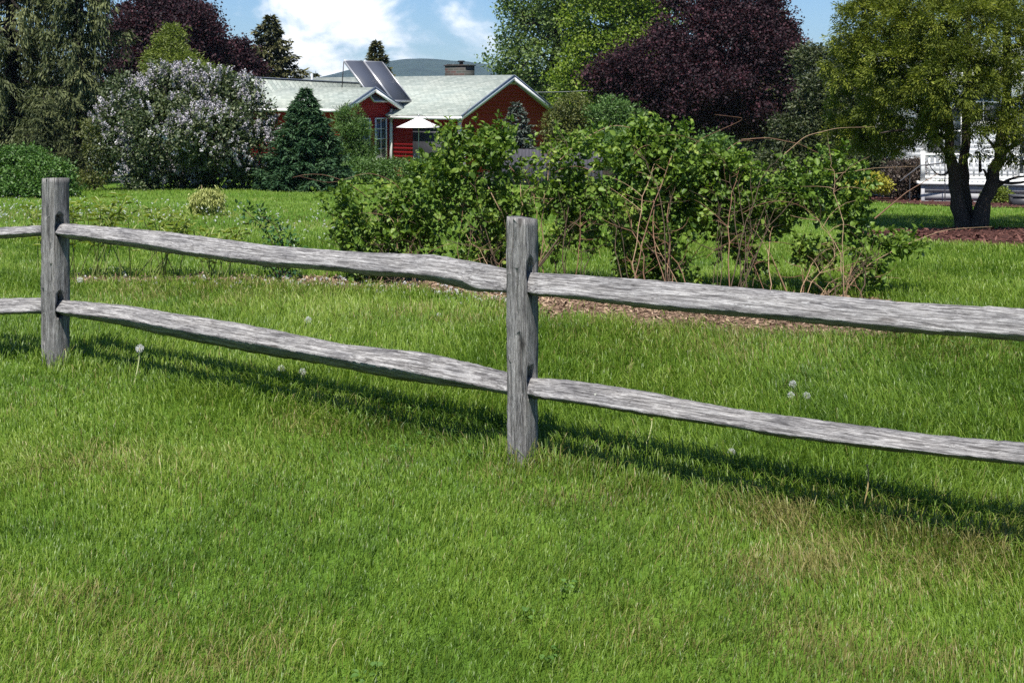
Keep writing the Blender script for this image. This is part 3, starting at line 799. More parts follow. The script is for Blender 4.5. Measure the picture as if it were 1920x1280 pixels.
# lilac
lil = [(255, 200, 60, 48, 0), (330, 178, 65, 45, .3), (400, 190, 60, 48, 0), (455, 225, 50, 50, 0), (235, 255, 55, 55, -.3), (310, 245, 75, 60, -.7), (390, 255, 75, 60, -.7), (460, 285, 50, 55, -.3),
       (270, 310, 50, 45, -.5), (340, 315, 60, 40, .3), (410, 325, 60, 35, .3), (330, 150, 40, 22, .6), (390, 155, 40, 24, .6), (470, 175, 22, 22, 0), (225, 185, 25, 28, 0), (480, 330, 30, 28, 0), (200, 235, 25, 32, 0), (275, 345, 28, 22, -.9), (495, 215, 18, 24, 0), (215, 165, 13, 18, 0), (240, 152, 14, 16, 0), (300, 140, 16, 16, 0), (365, 132, 16, 14, .3), (420, 150, 16, 18, 0), (462, 160, 11, 17, 0), (505, 250, 14, 20, 0), (190, 265, 14, 20, 0), (215, 300, 14, 18, -.2), (250, 340, 16, 22, -.8)]
root = tree('lilac_bush', 'large lilac bush in pale purple bloom left of the dark green spruce', 'bush', (340, 360), 31.5, lil, .07, 'bark_grey', 'lf_lilac', 3000, 16, .13, .10, .062, nsub=5, flat=.8)
Cl, Rl = lobes3(lil, 31.5)
P, O = clumps(Cl, Rl * 1.05, 4300, .14); keep = (O[:, 2] > -.6) & (rng.random(len(P)) < -.55 + 1.8 * vnoise(P[:, 0] + 20, P[:, 2] + 20, 2.3) + .25 * O[:, 2]); P, O = P[keep], O[keep]
ax = unit(O * .8 + np.array([0, 0, .7]) + rdir(len(P)) * .4); per = 22; ii = np.repeat(np.arange(len(P)), per)
u = rng.random(len(ii)); rad = .052 * (1 - .75 * u)
Q = P[ii] + ax[ii] * (u * .21)[:, None] + rdir(len(ii)) * rad[:, None]
V, F, k = leaves(Q, rdir(len(ii)), rdir(len(ii)), .046, .042, .1)
tg = np.clip(.5 + rng.normal(0, .2, len(P))[ii] + rng.normal(0, .15, len(ii)), 0, 1)
tag(part('blossom', V, F, M['blossom'], root, {'tint': np.repeat(tg, k)}), kind='stuff')

b = gbase(573, 362, 31.0); spruce('blue_green_spruce', 'dense blue green spruce on the lawn between the lilac and the red house', b, top_h(572, 164, 31, b), 1.34, 'lf_spruce_blue', 38, 12, .82, .10, .06, .13, .04, .085, .02, .09, rough=.22, upt=.22, fine=1.4)
tree('feathery_shrub', 'feathery light green shrub against the wing of the red house', 'shrub', (672, 325), 38.0,
     [(655, 225, 24, 28, 0), (672, 255, 22, 34, 0), (650, 265, 30, 40, 0), (675, 290, 26, 25, 0), (640, 300, 40, 30, 0)], .05, 'bark', 'lf_willow', 700, 26, .12, .13, .026, up=.2, droop=-.2)
tree('low_shrub', 'low bright green shrub at the left edge under the drooping spruces', 'shrub', (50, 370), 27.0,
     [(20, 325, 60, 42, 0), (75, 330, 55, 38, -.3), (45, 300, 50, 24, .3), (110, 345, 26, 25, -.3), (-40, 325, 60, 45, 0), (60, 350, 70, 24, -.4)], .05, 'bark', 'lf_shrub', 1700, 20, .10, .075, .04)
tree('twiggy_shrub', 'sparse olive shrub at the foot of the dark trunk beside the lilac', 'shrub', (185, 358), 31.0, [(185, 325, 26, 24, 0), (165, 340, 22, 18, 0), (130, 345, 22, 20, -.3), (182, 275, 20, 40, 0), (165, 250, 16, 30, 0)], .03, 'bark', 'lf_olive', 260, 16, .10, .08, .03)
tree('low_shrub', 'pale leafy shrub at the foot of the white downspout of the red house', 'shrub', (700, 335), 36.0, [(690, 318, 50, 22, 0), (745, 320, 50, 20, 0), (650, 325, 40, 20, 0), (800, 320, 45, 20, 0)], .03, 'bark', 'lf_willow', 700, 16, .11, .09, .04)

# ------------------------------------------------------------------ middle trees
tree('silver_maple', 'tall airy grey green tree behind the right gable of the red house', 'tree', (1050, 300), 66.0,
     [(985, 40, 60, 50, 0), (960, 100, 42, 45, 0), (1000, 110, 45, 40, -1), (1030, 30, 55, 55, 1), (1070, 60, 40, 45, 0), (975, 145, 38, 28, 0), (1030, 150, 32, 30, 0), (955, -20, 35, 45, 0), (1050, -40, 70, 50, 0), (1060, 110, 25, 35, 0), (1080, 190, 40, 30, 0), (1010, 185, 40, 25, 0)],
     .28, 'bark_dark', 'lf_green', 620, 34, .40, .19, .13, top_px=(1040, 20), flat=.75, nsub=6, shell=.8)
tree('yellow_green_tree', 'broad yellow green tree between the airy tall tree and the purple maple', 'tree', (1140, 300), 62.0,
     [(1130, 40, 70, 60, 0), (1200, 40, 60, 55, 0), (1110, 110, 55, 45, 0), (1250, 30, 35, 40, 0), (1170, 100, 55, 40, -1), (1090, 150, 50, 35, 0), (1160, -20, 90, 40, 0), (1230, 80, 40, 30, 0), (1085, 190, 45, 35, 0), (1130, 160, 45, 40, 0)],
     .3, 'bark', 'lf_yellowgreen', 1300, 28, .40, .19, .13, top_px=(1150, 20), flat=.65)
tree('purple_maple', 'broad dark purple maple behind the bramble hedge right of the red gable', 'tree', (1330, 300), 48.0,
     [(1330, 75, 110, 65, 0), (1250, 110, 95, 50, -.5), (1400, 90, 90, 80, 0), (1180, 140, 70, 45, 0), (1300, 165, 120, 60, -1), (1420, 170, 85, 70, -.5), (1350, 30, 80, 50, .5), (1430, 50, 60, 55, .5), (1220, 180, 75, 45, -.5), (1330, 220, 110, 45, -.5), (1440, 225, 65, 40, 0), (1135, 150, 32, 38, 0), (1480, 110, 30, 60, 0), (1310, 0, 60, 30, 1), (1400, 5, 60, 35, .5)],
     .3, 'bark_dark', 'lf_maple', 3700, 30, .27, .115, .095, top_px=(1340, 40), flat=.7)
b = gbase(1445, 300, 56.0); spruce('dark_conifer', 'dark olive conifer rising behind the broad purple maple', b, 9.6, 2.4, 'lf_spruce', 36, 10, .5, .25, .2, .30, .11, .22, .05, .2, rough=.4, upt=.25, fine=1.2, start_t=.4, bark='bark_dark')
tree('olive_shrub', 'olive brown shrub right of the red gable', 'shrub', (1080, 310), 43.0, [(1075, 205, 34, 28, 0), (1050, 235, 30, 28, 0), (1095, 240, 34, 32, 0), (1070, 275, 50, 35, 0)], .06, 'bark', 'lf_olive', 560, 22, .17, .12, .05)
tree('olive_shrub', 'dull green shrub under the left edge of the broad purple maple', 'shrub', (1150, 310), 42.0, [(1140, 210, 38, 26, 0), (1170, 215, 32, 24, 0), (1150, 250, 50, 32, 0), (1210, 255, 40, 28, 0), (1180, 290, 70, 30, 0)], .06, 'bark', 'lf_willow', 700, 20, .16, .12, .05)
tree('grey_shrub', 'grey green rounded shrub peeking over the middle of the bramble hedge', 'shrub', (1340, 310), 30.0, [(1335, 268, 30, 20, 0), (1180, 262, 36, 24, 0), (1300, 285, 60, 20, 0)], .04, 'bark', 'lf_willow', 420, 22, .10, .08, .03)
b = gbase(968, 320, 40.0); spruce('pale_spruce', 'small pale blue spruce in front of the red gable', b, top_h(968, 190, 40, b), 1.05, 'lf_spruce_pale', 24, 10, .75, .08, .05, .16, .05, .12, .03, .07, rough=.2, upt=.2, fine=1.2)
tree('dark_yew', 'dark green yew between the purple maple and the white house', 'tree', (1560, 310), 34.0,
     [(1545, 130, 50, 40, 1), (1570, 180, 60, 60, 0), (1530, 200, 45, 60, 0), (1620, 190, 60, 70, 0), (1550, 260, 70, 50, 0), (1630, 265, 60, 40, 0), (1520, 110, 30, 20, 1), (1600, 110, 40, 50, 1), (1500, 260, 50, 40, 0), (1560, 310, 90, 40, 0), (1480, 300, 60, 30, 0), (1645, 285, 40, 28, -3), (1672, 235, 26, 40, -3), (1660, 170, 40, 50, -3), (1690, 140, 26, 34, -3)],
     .15, 'bark_dark', 'lf_dark', 2600, 18, .18, .13, .055, top_px=(1570, 130))

# ------------------------------------------------------------------ cedar on the right
def cedar():
    Y = 19.0; base = on_ground(1815, 428); Y = base[1]
    root = empty('white_cedar', base, 'multi stemmed olive cedar with dark leaning trunks in the mulch island on the right', 'tree')
    pt = lambda px, py, dy=0.: at(px, py, Y + dy)
    stems = [([pt(1806, 436), pt(1795, 380), pt(1783, 310), pt(1778, 240), pt(1760, 140), pt(1745, 20)], .115, .045),
             ([pt(1815, 434, .15), pt(1810, 370, .2), pt(1806, 320, .2), pt(1812, 250, .3), pt(1815, 100, .4), pt(1820, -60, .4)], .10, .045),
             ([pt(1828, 437, -.05), pt(1840, 395, -.05), pt(1858, 345, 0), pt(1874, 290, .05), pt(1885, 200, .1), pt(1890, 60, .1), pt(1890, -120, .1)], .135, .045)]
    for P, r0, r1 in stems:
        P = np.array(P); t = np.linspace(0, 1, len(P)); tt = np.linspace(0, 1, 18)
        Q = np.column_stack([np.interp(tt, t, P[:, i]) for i in range(3)]); Q[1:-1] = (Q[:-2] + 2 * Q[1:-1] + Q[2:]) / 4
        Q[1:] += rng.normal(0, .012, (17, 3))
        V, F = tube(Q, np.linspace(r0, r1, 18) * (1 + .35 * np.exp(-tt * 14)) * (1 + .06 * rng.normal(size=18)), 9)
        part('trunk', V, F, M['bark_cedar'], root, smoothf=True)
    L = []
    for a, bpt, r in [((1862, 338), (1985, 312), .035), ((1868, 352), (1960, 345), .028), ((1781, 300), (1725, 262), .035), ((1780, 320), (1740, 305), .02), ((1778, 240), (1680, 190), .05), ((1778, 260), (1650, 250), .045),
                      ((1870, 295), (1960, 240), .05), ((1884, 200), (2000, 120), .05), ((1812, 230), (1840, 120), .05), ((1770, 180), (1660, 90), .05), ((1760, 140), (1640, 30), .045), ((1890, 90), (1990, 0), .045), ((1855, 350), (1838, 322), .03), ((1838, 322), (1836, 290), .025), ((1874, 290), (1840, 250), .04)]:
        p = pt(*a); q = pt(*bpt, rng.uniform(-1.0, 1.0)); L.append(tube(curve(p, q, [0, 0, .12 * rng.normal()], 8), np.linspace(r, r * .2, 8), 6))
    V, F = join(L); part('branch', V, F, M['bark_cedar'], root, smoothf=True)
    lob = [(1640, 60, 75, 70, 0), (1720, 40, 80, 60, -.8), (1700, 130, 85, 60, -.8), (1620, 150, 60, 60, 0), (1800, 60, 85, 70, -1.2), (1790, 150, 80, 60, -1.3), (1880, 80, 90, 80, -1), (1880, 180, 80, 70, -1), (1690, 215, 75, 45, -.5),
           (1600, 200, 45, 45, .4), (1780, 235, 55, 38, -1.0), (1850, 240, 60, 40, -1.2), (1930, 240, 60, 55, -.8), (1960, 130, 80, 80, -.3), (1650, 262, 40, 26, 0), (1620, 250, 45, 36, .4), (1900, 285, 45, 26, -.7), (1800, 280, 28, 24, -.9),
           (1700, -30, 90, 50, 0), (1820, -40, 120, 60, 0), (1950, -20, 100, 90, 0), (2000, 240, 70, 60, .2), (2040, 100, 80, 90, .4), (1980, 40, 60, 80, 1.2), (1740, 60, 80, 60, 1.6), (1700, 190, 60, 40, 1.5), (1690, 90, 70, 55, -.3), (1740, 160, 50, 40, -1), (1640, 110, 55, 45, .2), (1742, 255, 36, 24, -.4), (1690, 240, 40, 24, 0), (1580, 110, 30, 40, .3), (1630, 10, 50, 40, .3), (1590, 250, 34, 30, .3)]
    C, R = lobes3(lob, Y)
    P, O = clumps(C, R, 3300, .45)
    kp = rng.random(len(P)) < .02 + 1.8 * vnoise(P[:, 0] * 1.1 + 3, P[:, 2] * 1.5 + P[:, 1] * .4, 2.6); P, O = P[kp], O[kp]
    n = len(P); per = 112; ii = np.repeat(np.arange(n), per); m = len(ii)
    ax = unit(O * .9 + rdir(n) * .5 + np.array([0, 0, .15])); szc = rng.uniform(.7, 1.3, n)
    # feathery sprays that fan out from the clump's core and nod at the tip
    d = unit(ax[ii] * .9 + rdir(m) * .85 + np.array([0, 0, -.12])); r0 = rng.uniform(0, .17, m) * szc[ii]
    Q = P[ii] + d * r0[:, None] * [1, 1, .75]
    D = unit(d + np.array([0, 0, -.35]) * r0[:, None] * 5 + rdir(m) * .3)
    l = rng.uniform(.026, .062, m) * szc[ii]
    V, F, k = leaves(Q, D, unit(rdir(m) + np.array([0, 0, .6])), l, l * rng.uniform(.18, .3, m) + .004, .2)
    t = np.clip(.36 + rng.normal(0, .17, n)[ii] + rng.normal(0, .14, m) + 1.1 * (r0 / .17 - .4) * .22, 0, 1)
    part('crown', V, F, M['lf_cedar'], root, {'tint': np.repeat(t, k)})
cedar()

# shrubs by the porch
tree('barberry_shrub', 'dark reddish shrub left of the white porch', 'shrub', (1695, 372), 29.5, [(1690, 325, 32, 24, 0), (1705, 345, 30, 22, 0), (1670, 345, 26, 22, 0), (1715, 312, 18, 14, 0)], .03, 'bark', 'lf_redbrown', 520, 20, .09, .075, .035)
tree('golden_shrub', 'yellow leaved low shrub left of the dark reddish shrub', 'shrub', (1632, 365), 28.5, [(1632, 340, 28, 15, 0), (1612, 348, 18, 12, 0), (1655, 350, 16, 12, 0)], .02, 'bark', 'lf_gold', 220, 20, .07, .065, .04)
tree('golden_shrub', 'round yellow green shrub in front of the grey porch skirting', 'shrub', (1868, 388), 28.0, [(1868, 366, 21, 17, 0), (1858, 374, 16, 12, 0), (1880, 374, 15, 12, 0)], .02, 'bark', 'lf_larch', 260, 20, .06, .06, .035)
tree('tall_perennial', 'thin leafy green plant against the end of the grey porch skirting', 'plant', (1760, 384), 29.0, [(1760, 360, 14, 20, 0), (1768, 352, 10, 14, 0)], .012, 'stem_green', 'lf_willow', 110, 18, .06, .08, .02)

# pale weeping conifer with its stake, on the lawn
b = on_ground(388, 404)
root = empty('weeping_conifer', b, 'small pale yellow weeping conifer tied to a stake on the left lawn', 'bush')
Y = b[1]; tp = at(387, 352, Y)
P, O = clumps(*lobes3([(386, 370, 20, 14, 0), (372, 384, 12, 13, 0), (406, 382, 13, 16, 0), (392, 360, 16, 8, 0), (365, 372, 8, 8, 0), (412, 368, 8, 7, 0)], Y), 190, .5); ii = np.repeat(np.arange(len(P)), 26); m = len(ii)
V, F, k = leaves(P[ii] + rng.normal(0, .035, (m, 3)), unit(rdir(m) * .6 + [0, 0, -1] + O[ii] * .3), rdir(m), .07, .016, .1)
part('foliage', V, F, M['lf_weep_gold'], root, {'tint': np.repeat(np.clip(rng.normal(.5, .25, m), 0, 1), k)})
V, F = tube(curve(b - [0, 0, .1], at(388, 368, Y), [.02, 0, 0], 6), np.linspace(.025, .012, 6)); part('trunk', V, F, M['bark'], root)
st = on_ground(380, 402); root = empty('garden_stake', st, 'thin wooden stake standing in the pale weeping conifer', 'stake')
V, F = tube([st - [0, 0, .1], at(378, 347, st[1])], [.014, .011], 8); part('stake', V, F, M['cane_tan'], root)

# ------------------------------------------------------------------ bramble hedge
def bush(label, roots, blobs, canes, Y, shoots, thick=.32, gate=-.55):
    rt = [on_ground(*r) for r in roots]; mid = np.mean(rt, 0)
    root = empty('bramble_bush', mid, label, 'bush', 'bramble bushes in the mulch bed')
    C, R = lobes3(blobs, Y); R[:, 1] = np.minimum(R[:, 0] * 1.1, thick)
    mats = ['cane_tan', 'cane_red', 'cane_dark', 'cane_dark', 'cane_dark', 'cane_dark']
    tips = []
    for q in range(canes):
        a = rt[rng.integers(len(rt))] + np.append(rng.normal(0, .05, 2), -.04); a[2] = float(gz(a[0], a[1])) - .04
        c = rng.integers(len(C)) if rng.random() > .3 else int(np.argmin(np.abs(C[:, 0] - a[0])))
        e = C[c] + rdir(1)[0] * R[c] * rng.uniform(.4, 1.05)
        n = 12; P = curve(a, e, np.array([0, 0, .14 + .1 * rng.random()]) * np.linalg.norm(e - a) * rng.uniform(.2, 1) + rng.normal(0, .03, 3), n)
        P[1:-1] += rng.normal(0, .010, (n - 2, 3)); P += np.array([1., .3, 0]) * (rng.normal(0, .035) * np.sin(np.linspace(0, rng.uniform(3, 7), n)))[:, None]
        tips.append(P[-2]); r0 = rng.uniform(.0025, .006)
        twigs = [tube(P, np.linspace(r0, r0 * .35, n), 6)]
        for _ in range(6):
            s = P[rng.integers(4, n - 1)]; e2 = s + (rdir(1)[0] * [1, 1, .7] + [0, 0, .35]) * rng.uniform(.1, .3)
            twigs.append(tube(curve(s, e2, rng.normal(0, .02, 3), 5), np.linspace(.0028, .001, 5), 4))
        V, F = join(twigs); part('cane', V, F, M[mats[rng.integers(6)]], root, smoothf=True)
    # a few long bare arching tips
    for _ in range(3):
        s = tips[rng.integers(len(tips))]; e = s + np.array([rng.choice([-1, 1]) * rng.uniform(.3, .7), rng.normal(0, .2), rng.uniform(.0, .3)])
        V, F = tube(curve(s, e, [0, 0, .1], 9), np.linspace(.004, .0014, 9), 5); part('cane', V, F, M['cane_red'], root, smoothf=True)
    P, O = clumps(C, R, shoots, .75); P = P[P[:, 2] > gz(P[:, 0], P[:, 1]) + .03]; n = len(P); O = O[:n]
    g = rng.random(n) < gate + 2.4 * vnoise(P[:, 0] * 1.0 + P[:, 1] * .3 + 5, P[:, 2] + 7, 4.0); P, O = P[g], O[g]; n = len(P)
    ax = unit(rdir(n) * .8 + O * .5 + np.array([0, 0, .45])); per = 11; ii = np.repeat(np.arange(n), per); u = np.tile(np.linspace(.1, 1, per), n); m = len(ii)
    Q = P[ii] + ax[ii] * (u * rng.uniform(.08, .17, n)[ii])[:, None]
    side = unit(rdir(m) + ax[ii] * .4); D = unit(side + np.array([0, 0, -.15])); N = unit(rdir(m) * .95 + np.array([0, -.1, .75]))
    l = rng.uniform(.024, .066, m) * (1.15 - .4 * u)
    V, F, k = leaves(Q + D * .01, D, N, l, l * rng.uniform(.62, .85, m), .16, True)
    t = np.clip(.40 + rng.normal(0, .15, n)[ii] + rng.normal(0, .13, m) + .16 * (u - .5), 0, 1)
    part('foliage', V, F, M['lf_bramble'], root, {'tint': np.repeat(t, k)})
    return root

bush('low leafy bramble bush at the left end of the bramble hedge', [(690, 540), (720, 543), (665, 536), (765, 543)],
     [(640, 385, 45, 34), (700, 375, 70, 35), (770, 395, 50, 45), (660, 430, 45, 40), (720, 430, 60, 45), (700, 485, 55, 45), (790, 440, 35, 45), (690, 520, 40, 18)], 14, 9.6, 520, gate=-.1)
bush('tall bramble bush just left of the middle fence post', [(860, 546), (905, 548), (950, 550), (985, 552)],
     [(850, 275, 38, 30), (830, 330, 60, 45), (900, 320, 70, 60), (950, 280, 55, 50), (960, 360, 60, 60), (890, 400, 65, 50), (910, 460, 55, 45), (850, 430, 35, 40), (940, 500, 50, 30), (860, 245, 12, 16)], 18, 9.4, 760)
bush('sparse open bramble bush just right of the middle fence post', [(1010, 545), (1035, 548), (1060, 552), (1090, 555)],
     [(1050, 260, 50, 40), (1090, 295, 50, 40), (1030, 330, 45, 45), (1100, 350, 50, 45), (1050, 420, 35, 35), (1095, 440, 35, 35), (1030, 470, 22, 30), (1075, 380, 45, 40)], 12, 9.2, 300)
bush('big dense bramble bush above the start of the upper right rail', [(1180, 575), (1220, 580), (1265, 582), (1310, 584), (1240, 570)],
     [(1150, 285, 60, 55), (1225, 275, 50, 36), (1290, 300, 65, 45), (1205, 243, 16, 18), (1285, 255, 20, 24), (1170, 360, 65, 60), (1250, 360, 75, 60), (1320, 380, 50, 60), (1190, 440, 60, 55), (1270, 450, 65, 60), (1200, 510, 60, 45), (1290, 520, 55, 40), (1230, 565, 60, 24), (1240, 320, 80, 60)], 18, 8.9, 1200, gate=-.68)
bush('bramble bush with bare red canes near the ground under a broad leafy top', [(1360, 588), (1400, 590), (1440, 592)],
     [(1370, 310, 56, 38), (1440, 325, 55, 36), (1500, 338, 44, 30), (1410, 280, 16, 22), (1400, 360, 60, 50), (1470, 375, 55, 45), (1380, 430, 45, 60), (1420, 480, 30, 40), (1450, 430, 30, 40), (1390, 540, 40, 26)], 13, 8.9, 800)
bush('thin bramble bush with outreaching canes at the right end of the bramble hedge', [(1490, 592), (1530, 594), (1570, 592), (1610, 588)],
     [(1550, 310, 60, 34), (1610, 335, 40, 30), (1530, 370, 40, 40), (1600, 390, 36, 45), (1600, 445, 26, 34), (1520, 485, 40, 32), (1560, 490, 36, 26), (1610, 500, 36, 30), (1690, 465, 48, 18), (1640, 520, 24, 20), (1560, 545, 40, 16)], 12, 8.7, 680)

# long bare canes named one by one: they arch far out of the leaves
def stray(label, pts, Y, r, mat):
    P = np.array([at(a, c, Y + dy) for a, c, dy in pts]); t = np.linspace(0, 1, len(P)); tt = np.linspace(0, 1, 22)
    Q = np.column_stack([np.interp(tt, t, P[:, i]) for i in range(3)]); Q[1:-1] = (Q[:-2] + 2 * Q[1:-1] + Q[2:]) / 4; Q[1:-1] = (Q[:-2] + 2 * Q[1:-1] + Q[2:]) / 4
    return tube(Q, np.linspace(r, r * .3, 22), 6), mat
stray_root = {o['label']: o for o in COL.objects if o.name.startswith('bramble_bush')}
def add_stray(key, pts, Y, r=.005, mat='cane_tan'):
    root = next(o for l, o in stray_root.items() if key in l)
    (V, F), mm = stray(key, pts, Y, r, mat); part('cane', V, F, M[mm], root, smoothf=True)
add_stray('sparse open', [(1050, 300, 0), (1090, 262, 0), (1150, 232, 0), (1225, 250, .1), (1260, 268, .1)], 9.0, .005, 'cane_tan')
add_stray('sparse open', [(1012, 500, 0), (1060, 440, 0), (1120, 372, 0), (1160, 330, 0)], 9.0, .007, 'cane_dark')
add_stray('sparse open', [(1005, 505, 0), (1060, 430, .2), (1100, 400, .2)], 8.8, .008, 'cane_dark')
add_stray('big dense', [(1280, 300, 0), (1310, 262, 0), (1400, 222, -.1), (1340, 215, -.1)], 8.8, .003, 'cane_red')
add_stray('thin bramble', [(1470, 290, 0), (1510, 255, 0), (1570, 240, 0), (1640, 238, 0)], 8.7, .004, 'cane_tan')
add_stray('bare red canes', [(1390, 262, 0), (1440, 258, 0), (1500, 270, 0), (1560, 300, 0)], 8.7, .004, 'cane_red')
add_stray('thin bramble', [(1560, 580, 0), (1620, 500, 0), (1690, 462, 0), (1770, 430, 0), (1860, 425, 0)], 8.6, .005, 'cane_tan')
add_stray('thin bramble', [(1640, 410, 0), (1700, 360, 0), (1760, 325, 0)], 8.6, .006, 'cane_red')
add_stray('thin bramble', [(1580, 590, 0), (1592, 520, 0), (1606, 470, 0)], 8.6, .011, 'cane_tan')
add_stray('thin bramble', [(1540, 330, 0), (1640, 315, 0), (1720, 312, 0)], 8.6, .003, 'cane_tan')
add_stray('bare red canes', [(1480, 560, 0), (1455, 500, 0), (1440, 466, 0)], 8.6, .008, 'cane_tan')
add_stray('low leafy', [(800, 420, 0), (740, 340, 0), (690, 322, 0), (620, 345, 0), (560, 330, 0)], 9.5, .003, 'cane_red')
add_stray('tall bramble', [(850, 300, 0), (800, 215, .1), (735, 218, .1), (690, 240, .1)], 9.4, .003, 'cane_dark')
add_stray('tall bramble', [(905, 330, 0), (925, 370, -.15), (938, 395, -.2)], 9.3, .006, 'cane_tan')

# ------------------------------------------------------------------ peonies and rose on the left
def peony(label, bases, Y, px0, py0, rx, ry, n, tall):
    b = on_ground(*bases); root = empty('peony_clump', b, label, 'plant', 'peony clumps along the bed edge'); LP, LD, LN = [], [], []
    for q in range(n):
        a = b + np.append(rng.normal(0, .09, 2) * [1.4, .6], 0); a[2] = float(gz(a[0], a[1])) - .03
        e = at(px0 + rng.uniform(-1, 1) * rx, py0 + rng.uniform(-1, .6) * ry, b[1] + rng.normal(0, .12))
        P = curve(a, e, rng.normal(0, .02, 3), 8); V, F = tube(P, np.linspace(.006, .003, 8), 5); part('stem', V, F, M['stem_green'], root, smoothf=True)
        for s in np.linspace(.5, 1, 8):
            for _ in range(3):
                c = P[0] * (1 - s) + P[-1] * s; dd = rdir(1)[0] * [1, 1, .35]; dd = unit(dd + [0, 0, .5]); st = c + dd * rng.uniform(0, .07)
                LP.append(st); LD.append(unit(dd + [0, 0, -.2])); LN.append([rng.normal() * .3, rng.normal() * .3, 1.])
    LP, LD, LN = map(np.array, (LP, LD, LN)); m = len(LP); l = rng.uniform(.05, .095, m)
    V, F, k = leaves(LP, LD, LN, l, l * rng.uniform(.2, .3, m), .3, True)
    part('foliage', V, F, M['lf_peony'], root, {'tint': np.repeat(np.clip(rng.normal(.45, .22, m), 0, 1), k)})
peony('peony clump half hidden behind the left fence post', (95, 527), 10, 95, 400, 60, 26, 11, 1)
peony('tall peony clump just right of the left fence post', (185, 528), 10, 195, 395, 48, 26, 11, 1)
peony('spreading peony clump with bare stems in the middle of the left bed', (295, 526), 10, 305, 415, 58, 28, 11, 1)
peony('low peony clump left of the dark rose shoot', (402, 526), 10, 415, 445, 48, 24, 9, 1)
b = on_ground(525, 528); root = empty('rose_bush', b, 'dark green arching rose shoot at the right end of the left bed', 'bush')
LP = []
for pts in ([(525, 530), (520, 480), (500, 430), (455, 392)], [(526, 530), (535, 470), (515, 420), (480, 400)], [(524, 530), (510, 500), (500, 480), (470, 475)], [(527, 530), (540, 500), (550, 470), (540, 445)]):
    P = np.array([at(a, c, b[1]) for a, c in pts]); P[0, 2] -= .03; t = np.linspace(0, 1, 4); tt = np.linspace(0, 1, 14); Q = np.column_stack([np.interp(tt, t, P[:, i]) for i in range(3)])
    Q[1:-1] = (Q[:-2] + 2 * Q[1:-1] + Q[2:]) / 4
    V, F = tube(Q, np.linspace(.006, .002, 14), 6); part('cane', V, F, M['cane_dark'], root, smoothf=True); LP.append(Q[3:])
LP = np.concatenate(LP); LP = np.repeat(LP, 11, 0); m = len(LP); D = unit(rdir(m) + [0, 0, .2]); LP = LP + D * rng.uniform(.01, .07, m)[:, None] + rng.normal(0, .02, (m, 3))
l = rng.uniform(.03, .055, m); V, F, k = leaves(LP, D, unit(rdir(m) * .5 + [0, 0, 1]), l, l * .6, .15, True)
part('foliage', V, F, M['lf_rose'], root, {'tint': np.repeat(np.clip(rng.normal(.4, .2, m), 0, 1), k)})

# ------------------------------------------------------------------ dandelions and dry stalks
def dandelion(label, head, base, r):
    g = on_ground(*base); h = at(head[0], head[1], g[1]); root = empty('dandelion_clock', g, label, 'dandelion', 'dandelion clocks in the grass')
    P = curve(g - [0, 0, .01], h, [.008, 0, 0], 8); V, F = tube(P, np.linspace(.0036, .003, 8), 6); part('stem', V, F, M['stem_pale'], root, smoothf=True)
    n = 110; d = rdir(n); c = h + d * r * .18
    V1, F1, k = leaves(np.repeat(c, 1, 0), d, rdir(n), r * .82, r * .05, 0)
    # each seed carries a little parasol of bristles
    tp = h + d * r * .78; ii = np.repeat(np.arange(n), 4); dd = unit(d[ii] * .55 + rdir(len(ii)))
    V2, F2, k2 = leaves(tp[ii], dd, rdir(len(ii)), r * .30, r * .07, 0)
    V, F = join([(V1, F1), (V2, F2)])
    part('seed_head', V, F, M['seed'], root, {'tint': np.clip(rng.normal(.5, .3, len(V)), 0, 1)})
    V, F = tube([h - [0, 0, r * .2], h + [0, 0, r * .2]], [r * .16, r * .14], 8); part('seed_core', V, F, M['stem_dry'], root)
for lab, hd, bs, r in [('dandelion clock on a long pale stem below the lower left rail near the left post', (262, 653), (249, 722), .022),
        ('lone dandelion clock above the lower left rail', (578, 600), (579, 622), .024), ('left one of two dandelion clocks under the lower left rail', (527, 691), (528, 712), .020),
        ('right one of two dandelion clocks under the lower left rail', (567, 697), (567, 718), .021), ('top dandelion clock of the group of three above the lower right rail', (1487, 720), (1488, 743), .020),
        ('left lower dandelion clock of the group of three above the lower right rail', (1483, 741), (1483, 762), .019), ('right lower dandelion clock of the group of three above the lower right rail', (1512, 742), (1513, 764), .020),
        ('small dandelion clock near the fallen white petals left of the middle post', (823, 590), (823, 604), .016), ('dandelion clock low in the shade strip under the lower right rail', (1372, 848), (1374, 868), .018),
        ('dandelion clock beyond the left post beside the dark bed edge', (150, 525), (150, 540), .026)]:
    dandelion(lab, hd, bs, r)
def stalk(label, top, base, mat, tipn=True, bend=.012):
    g = on_ground(*base); h = at(top[0], top[1], g[1]); root = empty('grass_stalk', g, label, 'stalk', 'bare stalks in the grass')
    V, F = tube(curve(g - [0, 0, .01], h, [bend, 0, .01], 9), np.linspace(.0036, .0024, 9), 6); part('stem', V, F, M[mat], root, smoothf=True)
    V, F = tube([h - [0, 0, .004], h, h + [0, 0, .004]], [.002, .005, .001], 7); part('tip', V, F, M['stem_dry'], root)
stalk('bare pale stalk with a yellowish tip below the lower right rail', (1222, 786), (1205, 842), 'stem_pale')
stalk('dry straw coloured stalk in the shade strip on the right', (1626, 872), (1616, 955), 'stem_dry')
stalk('bent pale stalk at the foot of the left post', (122, 655), (117, 692), 'stem_pale')
stalk('pale stalk leaning in the grass at the left edge', (31, 640), (10, 668), 'stem_pale')
stalk('pale stalk sticking up behind the lower left rail', (620, 628), (608, 652), 'stem_pale')

